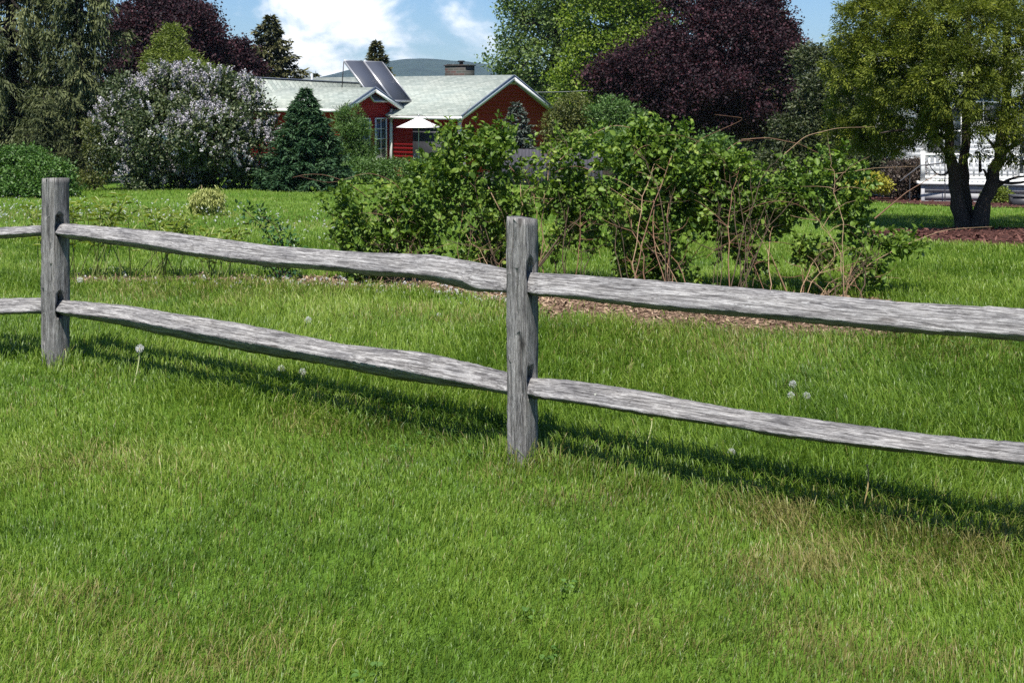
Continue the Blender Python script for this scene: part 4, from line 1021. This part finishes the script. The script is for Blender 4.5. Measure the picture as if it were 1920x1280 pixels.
def specks(name, zones, r0):
    Q = []
    for (x0, y0, x1, y1, n, h) in zones:
        for _ in range(n):
            p = on_ground(rng.uniform(x0, x1), rng.uniform(y0, y1)); Q.append(p + [0, 0, rng.uniform(.2, 1) * h])
    Q = np.array(Q); per = 12; ii = np.repeat(np.arange(len(Q)), per); m = len(ii); d = rdir(m); rr = r0 * rng.uniform(.5, 1.2, len(Q))
    V, F, k = leaves(Q[ii] + d * (rr[ii] * .2)[:, None], d, rdir(m), rr[ii], rr[ii] * .7, .1)
    tag(mk(name, V, F, M['seed'], attrs={'tint': np.repeat(np.clip(rng.normal(.5, .25, m), 0, 1), k)}), kind='stuff')
specks('white_meadow_flowers', [(0, 388, 240, 425, 120, .22), (230, 385, 460, 432, 100, .22), (440, 400, 620, 450, 45, .18), (0, 372, 160, 392, 30, .15), (560, 405, 640, 460, 16, .15), (150, 510, 240, 535, 18, .06), (380, 525, 560, 545, 40, .06)], .016)
specks('fallen_petals', [(555, 528, 700, 545, 70, .05), (680, 540, 850, 560, 90, .05), (830, 548, 950, 575, 60, .05), (1010, 585, 1750, 625, 40, .02), (220, 525, 400, 540, 30, .05)], .014)

# ------------------------------------------------------------------ buildings
def siding(segs, z0, h, base, U, Nn, lift=.028):
    """lapped boards: segs(zlo, zhi) -> (ulo0, uhi0, ulo1, uhi1) widths at bottom and top of a course"""
    Vs, Fs, n = [], [], 0; z = z0
    U = np.append(U, 0.); Nn = np.append(Nn, 0.); base = np.asarray(base, float)
    while True:
        s = segs(z, z + h)
        if s is None: break
        a0, b0, a1, b1 = s
        p = [base + U * a0 + Nn * lift + [0, 0, z], base + U * b0 + Nn * lift + [0, 0, z], base + U * b1 + Nn * .006 + [0, 0, z + h + .01], base + U * a1 + Nn * .006 + [0, 0, z + h + .01],
             base + U * a0 + [0, 0, z], base + U * b0 + [0, 0, z]]
        Vs += p; Fs += [[n, n + 1, n + 2, n + 3], [n, n + 4, n + 5, n + 1]]; n += 6; z += h
    return np.array(Vs), np.array(Fs)

def lpart(name, VF, mat, root, smoothf=False): return mk(name, VF[0], VF[1], M[mat], root, smoothf=smoothf)

def window(root, org, U, Nn, w, h, cols, rows, fr=.07):
    """window in a wall plane: org is the lower left corner in the wall, U along, Nn outwards"""
    U = np.append(U, 0.); Nn = np.append(Nn, 0.); Z = np.array([0, 0, 1.]); o = np.asarray(org, float)
    L = []
    def bar(u0, u1, z0, z1, d0, d1):
        q = [o + U * u + Z * z + Nn * d for d in (d0, d1) for (u, z) in ((u0, z0), (u1, z0), (u1, z1), (u0, z1))]
        L.append((np.array(q), np.array([[0, 1, 2, 3], [7, 6, 5, 4], [0, 4, 5, 1], [1, 5, 6, 2], [2, 6, 7, 3], [3, 7, 4, 0]])))
    bar(-fr, 0, -fr, h + fr, 0, .06); bar(w, w + fr, -fr, h + fr, 0, .06); bar(0, w, h, h + fr, 0, .06); bar(0, w, -fr, 0, 0, .08)
    for i in range(1, cols): bar(w * i / cols - .012, w * i / cols + .012, 0, h, .012, .045)
    for i in range(1, rows): bar(0, w, h * i / rows - (.025 if i * 2 == rows else .012), h * i / rows + (.025 if i * 2 == rows else .012), .013, .047)
    f = lpart('window', join(L), 'white', root)
    q = np.array([o + Nn * .02, o + U * w + Nn * .02, o + U * w + Z * h + Nn * .02, o + Z * h + Nn * .02])
    q = np.concatenate([q, q - Nn * .012])
    lpart('pane', (q, np.array([[0, 1, 2, 3], [7, 6, 5, 4], [0, 4, 5, 1], [1, 5, 6, 2], [2, 6, 7, 3], [3, 7, 4, 0]])), 'glass', f)

hc = at(862, 213, 44.0); hg = float(gz(hc[0], hc[1])) - .05
house = empty('red_house', (hc[0], hc[1], hg), 'low red clapboard house with pale shingle roof, white trim and a front wing', 'house', rz=AZ)
HE = hc[2] - hg; YR, RISE, LEN = 3.4, 1.47, 11.5; pit = RISE / YR
X, Yv = np.array([1., 0]), np.array([0, 1.])
print('eave height', HE)
# core walls
core = [np.array([x, y, z]) for x in (-LEN, -.02) for (y, z) in ((.02, -.3), (6.78, -.3), (6.78, HE), (3.4, HE + RISE - .04), (.02, HE))]
mk('wall', core, [[4, 3, 2, 1, 0], [5, 6, 7, 8, 9], [0, 1, 6, 5], [1, 2, 7, 6], [2, 3, 8, 7], [3, 4, 9, 8], [4, 0, 5, 9]], M['red_wall'], house)
def gseg(z, z1):
    if z > HE + RISE - .32: return None
    w = lambda q: 3.4 if q <= HE else max(0, 3.4 * (1 - (q - HE) / RISE))
    return (-w(z), w(z), -w(z1), w(z1))
lpart('siding', siding(gseg, -.1, .165, (-.015, 3.4, 0), Yv, X, .019), 'red_wall', house)
lpart('siding', siding(lambda z, z1: None if z > HE - .15 else (-LEN, 0, -LEN, 0), -.1, .165, (0, .015, 0), X, -Yv), 'red_wall', house)
oh, og, th = .38, .32, .09
ez = HE - oh * pit
fr = slab([(-LEN, -oh, ez + .1), (og, -oh, ez + .1), (og, YR, HE + RISE + .1), (-LEN, YR, HE + RISE + .1)], th)
bk = slab([(-LEN, YR + .004, HE + RISE + .1), (og, YR + .004, HE + RISE + .1), (og, 6.8 + oh, ez + .1), (-LEN, 6.8 + oh, ez + .1)], th)
lpart('roof', join([fr, bk]), 'roof', house)
M['trim_blue'] = plain('blue_grey_trim', (.10, .12, .17), .6, .3, .1, 4)
for sgn, y0 in ((1, -oh), (-1, 6.8 + oh)):           # rake boards of the main gable
    lpart('rake_board', beam((og + .02, y0, ez - .03), (og + .02, YR + sgn * .06, HE + RISE - .02), .045, .15), 'white', house)
    lpart('drip_edge', beam((og + .028, y0, ez + .075), (og + .028, YR, HE + RISE + .085), .05, .05), 'trim_blue', house)
lpart('gutter', boxes([((-3.2, -oh - .13, ez - .07), (og, -oh - .005, ez + .05))]), 'white', house)
mk('vent', [(.03, 3.4 - .66, HE + RISE - .29), (.03, 3.4 + .66, HE + RISE - .29), (.03, 3.4, HE + RISE - .02), (-.01, 3.4 - .66, HE + RISE - .29), (-.01, 3.4 + .66, HE + RISE - .29), (-.01, 3.4, HE + RISE - .02)],
   [[0, 1, 2], [5, 4, 3], [0, 3, 4, 1], [1, 4, 5, 2], [2, 5, 3, 0]], M['white'], house)
lpart('corner_board', boxes([((-.07, -.045, -.1), (.045, .07, HE - .1))]), 'white', house)
lpart('door', boxes([((-2.3, -.05, .02), (-.5, -.03, 2.02))]), 'metal_dark', house)
# chimney on the back slope
ct = at(862, 122, 50.0); cl = np.array([(ct[0] - hc[0]) * DV[0] + (ct[1] - hc[1]) * DV[1], (ct[0] - hc[0]) * NV[0] + (ct[1] - hc[1]) * NV[1]])
ch = ct[2] - hg; cw = .56
chim = lpart('chimney', boxes([((cl[0] - cw, cl[1] - .35, HE + .5), (cl[0] + cw, cl[1] + .35, ch - .05)), ((cl[0] - cw - .04, cl[1] - .39, ch - .05), (cl[0] + cw + .04, cl[1] + .39, ch))]), 'brick', house)
V, F = tube([(cl[0] + .08, cl[1], ch), (cl[0] + .08, cl[1], ch + .12), (cl[0] + .08, cl[1], ch + .13), (cl[0] + .08, cl[1], ch + .19)], [.09, .09, .17, .15], 10)
V2, F2 = boxes([((cl[0] - .5, cl[1] - .3, ch + .002), (cl[0] - .05, cl[1] + .3, ch + .03))]); lpart('chimney_cap', join([(V, F), (V2, F2)]), 'metal_dark', chim)
# the front wing
WX, WY0, WY1 = -3.45, -3.1, -.05; wym = (WY0 + WY1) / 2
wa, we = at(687, 165, 44.6)[2] - hg, at(684, 204, 44.6)[2] - hg
wpit = (wa - we) / (1.55 + .27); wE = we + .27 * wpit; wA = wE + wpit * 1.525
core = [np.array([x, y, z]) for x in (-LEN - 1, WX - .02) for (y, z) in ((WY0 + .02, -.3), (WY1 - .02, -.3), (WY1 - .02, wE - .1), (wym, wA - .12), (WY0 + .02, wE - .1))]
mk('wall', core, [[4, 3, 2, 1, 0], [5, 6, 7, 8, 9], [0, 1, 6, 5], [1, 2, 7, 6], [2, 3, 8, 7], [3, 4, 9, 8], [4, 0, 5, 9]], M['red_wall'], house)
def wseg(z, z1):
    if z > wA - .3: return None
    hw = (WY1 - WY0) / 2; w = lambda q: hw if q <= wE else max(0, hw * (1 - (q - wE) / (wA - wE)))
    return (-w(z), w(z), -w(z1), w(z1))
lpart('siding', siding(wseg, -.1, .10, (WX - .015, wym, 0), Yv, X, .018), 'red_wall', house)
lpart('siding', siding(lambda z, z1: None if z > wE - .15 else (-LEN - 1, WX, -LEN - 1, WX), -.1, .10, (0, WY0 + .015, 0), X, -Yv, .018), 'red_wall', house)
wo = .27; wez = wE - wo * wpit; gx = WX + .45
lpart('roof', join([slab([(-LEN - 1, WY0 - wo, wez + .03), (gx, WY0 - wo, wez + .03), (gx, wym, wA + .03), (-LEN - 1, wym, wA + .03)], .07),
                    slab([(-LEN - 1, wym + .004, wA + .03), (gx, wym + .004, wA + .03), (gx, WY1 + wo, wez + .03), (-LEN - 1, WY1 + wo, wez + .03)], .07)]), 'roof', house)
for y0 in (WY0 - wo, WY1 + wo):
    s = 1 if y0 < wym else -1
    lpart('rake_board', beam((gx + .02, y0, wez - .06), (gx + .02, wym + s * .05, wA - .06), .045, .15), 'white', house)
    lpart('drip_edge', beam((gx + .028, y0, wez + .035), (gx + .028, wym, wA + .035), .05, .045), 'trim_blue', house)
lpart('gutter', boxes([((-LEN - 1, WY0 - wo - .12, wez - .12), (gx, WY0 - wo - .005, wez))]), 'white', house)
lpart('soffit', join([slab([(WX + .01, WY0 - wo, wez - .06), (gx - .01, WY0 - wo, wez - .06), (gx - .01, wym, wA - .06), (WX + .01, wym, wA - .06)], .03),
                      slab([(WX + .01, wym + .004, wA - .06), (gx - .01, wym + .004, wA - .06), (gx - .01, WY1 + wo, wez - .06), (WX + .01, WY1 + wo, wez - .06)], .03)]), 'red_wall', house)
lpart('downspout', boxes([((WX + .03, WY1 - .12, -.1), (WX + .14, WY1 - .01, wE - .15))]), 'white', house)
wz0 = at(710, 299, 44.6)[2] - hg; wz1 = at(710, 224, 44.6)[2] - hg
window(house, (WX + .01, -1.02, wz0), Yv, X, .62, wz1 - wz0, 2, 4, .05)
window(house, (WX + .01, -2.05, wz0), Yv, X, .62, wz1 - wz0, 2, 4, .05)
# upper roof behind the wing on the left
def tl(p): q = np.asarray(p[:2]) - hc[:2]; return np.array([q @ DV, q @ NV, p[2] - hg])
RA, RB = tl(at(380, 141, 46.5)), tl(at(702, 157.5, 48.6))
dn = np.array([-.9, -3.0, -1.45])
lpart('roof', slab([RA + dn * 1.1, RB + dn * .9, RB, RA], .08), 'roof', house)
lpart('ridge_cap', beam(RA + [0, 0, .02], RB + [0, 0, .02], .14, .03), 'trim_blue', house)
vp = tl(at(585, 146, 47.9)); V, F = tube([vp + [0, 0, -.35], vp + [0, 0, .18]], [.05, .05], 10); lpart('vent_pipe', (V, F), 'white', house)

# solar collectors on the roof
def collector(label, tlp, trp, brp, blp):
    Q = [tlp, trp, brp, blp]; o = Q[3]; root = empty('solar_collector', o, label, 'solar panel', 'solar collectors on the roof of the red house'); Q = [np.array(q) for q in Q]
    V, F = slab([Q[3], Q[2], Q[1], Q[0]], .05); part('panel', V, F, M['collector'], root)
    n = unit(np.cross(Q[1] - Q[0], Q[3] - Q[0])); n = n if n[2] > 0 else -n
    part('frame', *join([beam(Q[i] + n * .004 - n * .03, Q[(i + 1) % 4] + n * .004 - n * .03, .032, .09) for i in range(4)]), M['metal_light'], root)
    for q in (Q[0], Q[1]):
        dwn = q - np.array([0, 0, 1.25]) + np.append(DV * -.15, 0)
        part('strut', *beam(q - n * .06, dwn, .035, .035), M['metal_dark'], root)
e1_3, e2_3 = np.append(DV, 0), np.append(NV, 0)
cA = at(646, 114, 45.2); wv = e2_3 * 1.16; ln_ = e1_3 * 1.55 + np.array([0, 0, -1.62])
def quad(o): return (o, o + wv, o + wv + ln_, o + ln_)
q1 = quad(cA); q2 = quad(cA + e2_3 * 1.22)
collector('left one of two tilted solar collectors on the red house roof, nearer the wing', q1[0], q1[1], q1[2], q1[3])
collector('right one of two tilted solar collectors, the one overlapping the small spruce', q2[0], q2[1], q2[2], q2[3])

# parasol and patio furniture
pc = at(785, 238, 42.6); pg = float(gz(pc[0], pc[1])); root = empty('patio_parasol', (pc[0], pc[1], pg), 'open white patio parasol in front of the red house', 'parasol')
ht = at(785, 219, 42.6)[2] - pg; hr = pc[2] - pg; R8 = .87; th8 = np.arange(8) * math.pi / 4 + .3
ring = np.array([[math.cos(a) * R8, math.sin(a) * R8, hr - .01] for a in th8]); mid = np.array([[math.cos(a) * R8 * .5, math.sin(a) * R8 * .5, (hr + ht) / 2 - .015] for a in th8])
Vc = np.concatenate([[[0, 0, ht]], mid, ring]); Fc = [[0, 1 + i, 1 + (i + 1) % 8] for i in range(8)] + [[1 + i, 9 + i, 9 + (i + 1) % 8, 1 + (i + 1) % 8] for i in range(8)]
o = mk('canopy', Vc, Fc, M['fabric'], root); sm = o.modifiers.new('s', 'SOLIDIFY'); sm.thickness = .012
lpart('pole', tube([(0, 0, 0), (0, 0, ht + .06)], [.022, .018], 10), 'metal_light', root)
lpart('finial', tube([(0, 0, ht), (0, 0, ht + .05), (0, 0, ht + .09)], [.03, .035, .008], 8), 'metal_light', root)
lpart('base', tube([(0, 0, 0), (0, 0, .06), (0, 0, .10)], [.25, .22, .05], 16), 'metal_dark', root)
for a in th8: lpart('rib', beam((0, 0, ht - .04), (math.cos(a) * R8 * .98, math.sin(a) * R8 * .98, hr - .02), .015, .02), 'metal_light', root)
root = empty('patio_table', (pc[0] + .75, pc[1] + .25, pg), 'small round dark metal patio table beside the parasol pole', 'table')
lpart('table_top', tube([(0, 0, .70), (0, 0, .73)], [.45, .45], 20), 'metal_dark', root)
for a in (0.5, 2.07, 3.64, 5.2): lpart('leg', beam((math.cos(a) * .12, math.sin(a) * .12, .70), (math.cos(a) * .36, math.sin(a) * .36, 0), .03, .03), 'metal_dark', root)
def chair(label, off, rz):
    root = empty('patio_chair', (pc[0] + off[0], pc[1] + off[1], pg), label, 'chair', 'metal patio chairs', rz)
    lpart('seat', boxes([((-.23, -.23, .42), (.23, .23, .45))]), 'metal_light', root)
    for x in (-.2, .2):
        for y in (-.2, .2): lpart('leg', beam((x, y, .42), (x * 1.1, y * 1.1, 0), .028, .028), 'metal_light', root)
    a = np.linspace(0, math.pi, 12); lpart('back_frame', tube(np.column_stack([.23 * np.cos(a), np.full(12, .23), .45 + .52 * np.sin(a) ** .6]), .014, 6), 'metal_light', root)
    lpart('backrest', boxes([((x - .012, .222, .45), (x + .012, .238, .93)) for x in (-.1, 0, .1)]), 'metal_light', root)
chair('pale metal patio chair left of the patio table', (.05, .5), .8); chair('pale metal patio chair right of the patio table', (1.5, .2), -1.4)
pp = empty('flower_pot', (pc[0] - .75, pc[1] + .9, pg), 'terracotta pot with reddish plant beside the downspout', 'pot')
lpart('pot', tube([(0, 0, 0), (0, 0, .34), (0, 0, .40), (0, 0, .401)], [.15, .21, .24, .2], 14), 'terracotta', pp)
m = 500; d = rdir(m); d[:, 2] = np.abs(d[:, 2]); V, F, k = leaves(np.array([0, 0, .42]) + d * rng.uniform(.02, .34, m)[:, None], d, rdir(m), .10, .03, .2); mk('foliage', V, F, M['lf_redbrown'], pp, {'tint': np.repeat(np.clip(rng.normal(.7, .2, m), 0, 1), k)})

# bluish board fence behind the hedge
fa, fb = on_ground(940, 346), on_ground(1125, 352); fd = unit((fb - fa)[:2]); fl = np.linalg.norm((fb - fa)[:2])
root = empty('board_fence', fa, 'dark blue grey board fence glimpsed through the bramble hedge', 'fence', rz=math.atan2(fd[1], fd[0]))
hf = at(1060, 282, (fa[1] + fb[1]) / 2)[2] - fa[2]
lpart('board_panel', boxes([((x, -.012, -.25), (x + .138, .012, hf + .02 * rng.random())) for x in np.arange(0, fl, .145)]), 'blue_grey_board', root)
for x in np.arange(.05, fl, 1.7): lpart('post', boxes([((x, .015, -.3), (x + .09, .105, hf - .05))]), 'blue_grey_board', root)
for z in (.3, hf - .3): lpart('rail', boxes([((.0, .106, z), (fl, .145, z + .09))]), 'blue_grey_board', root)

# white house and porch on the right
da, db = on_ground(1727, 378), on_ground(1915, 384); dd = unit(np.array([.985, -.17])); dl = 9.0; drz = math.atan2(dd[1], dd[0]); Yd = da[1]
dz = at(1727, 341, Yd)[2] - da[2]; rt = at(1727, 288, Yd)[2] - da[2]; rb = at(1727, 334, Yd)[2] - da[2]
porch = empty('porch_deck', da, 'raised porch with white balustrade and grey board skirting behind the cedar', 'porch', rz=drz)
lpart('floor', boxes([((-.06, -.06, dz - .07), (dl, 3.0, dz))]), 'white', porch)
hs = (dz - .08 + .35) / 4
lpart('skirting', boxes([((0, .0 + .006 * (i % 2), -.35 + i * hs + .012), (dl, .04, -.35 + (i + 1) * hs - .012)) for i in range(4)] + [((.02, .045, -.35), (dl, .09, dz - .075))] + [((-.002, -.004, -.35), (.09, .0, dz - .075))]), 'grey_board', porch)
bal = lpart('railing', boxes([((0, .0, rt - .06), (dl, .09, rt)), ((0, .02, rb - .02), (dl, .07, rb + .05))] + [((x, -.005, dz), (x + .1, .095, rt + .06)) for x in np.arange(0, dl, 1.8)]), 'white', porch)
for x in np.arange(.19, 5.6, .135):
    if abs((x + .02) % 1.8 - .05) < .08: continue
    lpart('baluster', boxes([((x, .027, rb + .05), (x + .04, .063, rt - .06))]), 'white', bal)
V, F = tube([(-.6, -.5, .55), (-.1, -.45, .95), (.5, -.42, 1.02), (.9, -.40, .98)], .018, 7); hr_ = lpart('handrail', (V, F), 'metal_dark', porch, True)
for x, z in ((.5, 1.01), (.86, .99), (-.35, .75)): lpart('handrail_post', tube([(x, -.42, 0), (x, -.42, z)], .014, 6), 'metal_dark', hr_)
wh = empty('white_house', (da[0] + (-dd[1]) * 3.0 - dd[0] * .45, da[1] + dd[0] * 3.0 - dd[1] * .45, da[2]), 'white clapboard house mostly hidden behind the cedar on the right', 'house', rz=drz)
Hw = at(1700, 128, Yd + 3)[2] - da[2]
lpart('wall', boxes([((0, .03, -.4), (11, 6, Hw))]), 'white_far', wh)
lpart('siding', siding(lambda z, z1: None if z > Hw - .12 else (0, 11, 0, 11), -.3, .13, (0, .025, 0), X, -Yv, .018), 'white_far', wh)
lpart('roof', join([slab([(-.4, -.5, Hw - .15), (11.4, -.5, Hw - .15), (11.4, 3, Hw + .8), (-.4, 3, Hw + .8)], .1), slab([(-.4, 3.004, Hw + .8), (11.4, 3.004, Hw + .8), (11.4, 6.5, Hw - .15), (-.4, 6.5, Hw - .15)], .1)]), 'roof', wh)
lpart('gutter', boxes([((-.4, -.62, Hw - .26), (11.4, -.505, Hw - .14))]), 'white', wh)
lpart('corner_board', boxes([((-.02, -.012, -.3), (.1, .02, Hw - .1))]), 'white', wh)
for x, w, z, h in ((1.15, .9, dz + .6, 1.25), (2.2, .9, Hw - 1.5, 1.1), (3.6, .9, dz + .05, 2.0), (5.1, 1.0, dz + .6, 1.25), (5.1, 1.0, Hw - 1.5, 1.1)): window(wh, (x, 0, z), X, -Yv, w, h, 2, 2, .1)
ub = on_ground(1912, 386); root = empty('utility_box', ub, 'dark grey utility box on the mulch at the far right of the porch', 'box', rz=drz)
lpart('body', boxes([((-.14, 0, -.05), (.5, .4, .20))]), 'metal_dark', root); lpart('lid', boxes([((-.16, -.02, .20), (.52, .42, .24))]), 'metal_dark', root)

# white garage glimpsed left of the lilac
g = gbase(150, 330, 45); root = empty('white_garage', g, 'small white garage glimpsed between the drooping spruce and the lilac', 'garage'); hg2 = at(180, 204, 45)[2] - g[2]
lpart('wall', boxes([((0, 0, -.3), (4, 4, hg2))]), 'white_far', root); lpart('roof', join([slab([(-.3, -.3, hg2 - .02), (4.3, -.3, hg2 - .02), (4.3, 2, hg2 + .5), (-.3, 2, hg2 + .5)], .08), slab([(-.3, 2.004, hg2 + .5), (4.3, 2.004, hg2 + .5), (4.3, 4.3, hg2 - .02), (-.3, 4.3, hg2 - .02)], .08)]), 'roof', root)
lpart('door', boxes([((.6, -.03, 0), (3.2, .0, 2.1))]), 'white', root)

# service wire from the gable into the trees
wa_, wb_ = at(1001, 173, 48.5), at(1190, 160, 52.0)
V, F = tube(curve(wa_, wb_, [0, 0, -.10], 14), .016, 5); tag(mk('service_wire', V, F, M['metal_light'], smoothf=True), 'thin pale service wire running from the red gable to the trees', 'wire')
wm = wb_; V, F = tube([np.array([wm[0], wm[1], float(gz(wm[0], wm[1]))]), wm + [0, 0, .3]], [.12, .09], 8)
root = empty('utility_pole', (wm[0], wm[1], float(gz(wm[0], wm[1]))), 'utility pole behind the purple maple carrying the service wire', 'pole'); part('pole', V, F, M['bark_grey'], root, smoothf=True); part('crossarm', *beam(wm + [-.5, 0, .1], wm + [.5, 0, .1], .09, .09), M['bark_grey'], root)

# far wood closing the view behind the gardens
wl = [(px, 235 + rng.uniform(-15, 15), 75, (70 if (px < 520 or px > 980) else 40) * rng.uniform(.8, 1.2), rng.uniform(-4, 6)) for px in range(-500, 2500, 55)]
C, R = lobes3(wl, 84.0); V, F, a = crownmesh(C, R, 5200, 13, .6, .5, .36, up=.5, flat=.6)
tag(mk('distant_wood', V, F, M['lf_dark'], attrs=a), kind='stuff')

# ------------------------------------------------------------------ hill
def hill():
    prof = np.array([(-900, 170), (-300, 150), (200, 158), (450, 160), (560, 154), (610, 146), (650, 134), (690, 124), (735, 115), (765, 111), (795, 109), (820, 110), (860, 116), (900, 118), (935, 125), (975, 137), (1020, 142), (1100, 146), (1400, 150), (1900, 140), (2600, 150)], float)
    D = 2600.0; px = np.linspace(-900, 2600, 420); ry = np.interp(px, prof[:, 0], prof[:, 1]); ker = np.hanning(13); ker /= ker.sum(); ry = np.convolve(np.pad(ry, 6, mode='edge'), ker, 'valid')
    tops = np.array([at(a, b, D) for a, b in zip(px, ry)])
    rows = []
    for v in np.linspace(-1, 1, 41):
        y = D + v * 520; f = .5 + .5 * math.cos(math.pi * v)
        x = tops[:, 0] * y / D if v < 0 else tops[:, 0]
        z = -3 + (tops[:, 2] + 3) * f ** .85 + 8 * f * (1 - f) * 4 * (vnoise(tops[:, 0], np.full(len(px), y), .0035) - .5) * 2 + 2.5 * (vnoise(tops[:, 0], np.full(len(px), y), .03) - .5)
        rows.append(np.column_stack([tops[:, 0], np.full(len(px), y), z]))
    V = np.concatenate(rows); nx = len(px); i, j = np.meshgrid(np.arange(nx - 1), np.arange(40)); b = (j * nx + i).reshape(-1, 1)
    F = np.concatenate([b, b + 1, b + nx + 1, b + nx], 1)
    tag(mk('hill', V, F, M['hill'], smoothf=True), kind='structure')
hill()

# ------------------------------------------------------------------ air
HAZE = 1.15e-4
def haze():
    V, F = boxes([((-3200, -60, -60), (3200, 3300, 170))])
    m, nt, out = newmat('haze_air')
    v = nd(nt, 'ShaderNodeVolumePrincipled', {'Color': (.60, .78, 1.0, 1), 'Density': HAZE, 'Anisotropy': .2}); nt.links.new(v.outputs[0], out.inputs['Volume'])
    tag(mk('haze', V, F, m), kind='stuff')
haze()

# ------------------------------------------------------------------ light
PROF = math.radians(63)
lt = NV * (math.cos(PROF)) - DV * .17
Ld = unit(np.array([lt[0], lt[1], -math.sin(PROF)]))       # direction the light travels
Sd_ = -Ld; EL = math.asin(Sd_[2]); ROT = math.atan2(Sd_[0], Sd_[1])
sun = bpy.data.lights.new('sun', 'SUN'); sun.energy = 5.0; sun.angle = math.radians(.53); sun.color = (1, .955, .89)
so = bpy.data.objects.new('sun', sun); COL.objects.link(so)
from mathutils import Vector
so.rotation_euler = Vector(Ld).to_track_quat('-Z', 'Y').to_euler(); so.location = (-20, -20, 40)

W = bpy.data.worlds.new('World'); S.world = W; W.use_nodes = True; nt = W.node_tree; nt.nodes.clear()
out = nt.nodes.new('ShaderNodeOutputWorld')
sky = nd(nt, 'ShaderNodeTexSky', sky_type='NISHITA', sun_disc=False, sun_elevation=EL, sun_rotation=ROT, air_density=1.0, dust_density=.4, ozone_density=1.6)
bg = nd(nt, 'ShaderNodeBackground', {'Color': mixc(nt, 1., sky.outputs[0], (.69, .92, 1.22), 'MULTIPLY'), 'Strength': .060})
tc = nd(nt, 'ShaderNodeTexCoord'); sep = nd(nt, 'ShaderNodeSeparateXYZ', {0: tc.outputs['Generated']})
mth = lambda op, a, b=0., c=None: nd(nt, 'ShaderNodeMath', {0: a, 1: b} if c is None else {0: a, 1: b, 2: c}, operation=op).outputs[0]
az_ = mth('DIVIDE', sep.outputs[0], mth('MAXIMUM', sep.outputs[1], .05))
cv = nd(nt, 'ShaderNodeCombineXYZ', {0: az_, 1: mth('MULTIPLY', sep.outputs[2], 1.7), 2: sep.outputs[1]}).outputs[0]
n1 = noise(nt, nd(nt, 'ShaderNodeMapping', {'Vector': cv, 'Location': (1.37, .62, .4)}).outputs[0], 9.0, 9, .55, .25)
near = mth('ABSOLUTE', mth('ADD', az_, .105))
bias = nd(nt, 'ShaderNodeMapRange', {'Value': near, 1: .06, 2: .17, 3: .07, 4: -.16}, interpolation_type='SMOOTHSTEP').outputs[0]
high = nd(nt, 'ShaderNodeMapRange', {'Value': sep.outputs[2], 1: .12, 2: .35, 3: 0., 4: -.22}, interpolation_type='SMOOTHSTEP').outputs[0]
cov = nd(nt, 'ShaderNodeMapRange', {'Value': mth('ADD', mth('ADD', n1, bias), high), 1: .45, 2: .62, 3: 0., 4: .93}, interpolation_type='SMOOTHSTEP').outputs[0]
ccol = ramp(nt, n1, [(.40, (.62, .70, .82)), (.56, (.96, .95, .95))])
bc = nd(nt, 'ShaderNodeBackground', {'Color': ccol, 'Strength': .88})
mx = nd(nt, 'ShaderNodeMixShader', {0: cov}); nt.links.new(bg.outputs[0], mx.inputs[1]); nt.links.new(bc.outputs[0], mx.inputs[2]); nt.links.new(mx.outputs[0], out.inputs[0])

# ------------------------------------------------------------------ camera and render settings
cam = bpy.data.cameras.new('camera'); cam.sensor_width = 36; cam.lens = 36 * FPX / 1920; cam.clip_end = 30000; cam.clip_start = .05
co = bpy.data.objects.new('camera', cam); COL.objects.link(co); co.location = (0, 0, CAMZ); co.rotation_euler = (math.pi / 2, 0, 0); cam.shift_y = -(640 - HOR) / 1920; S.camera = co
vs = S.view_settings; vs.view_transform = 'Standard'; vs.look = 'None'; vs.exposure = 0.82; vs.gamma = 1.0; vs.use_curve_mapping = False
S.render.engine = 'CYCLES'; cy_ = S.cycles
cy_.max_bounces = 6; cy_.diffuse_bounces = 3; cy_.glossy_bounces = 2; cy_.transmission_bounces = 3; cy_.volume_bounces = 0; cy_.transparent_max_bounces = 8
cy_.caustics_reflective = False; cy_.caustics_refractive = False; cy_.use_denoising = False; cy_.use_adaptive_sampling = False; cy_.sample_clamp_direct = 4.0; cy_.sample_clamp_indirect = 2.0
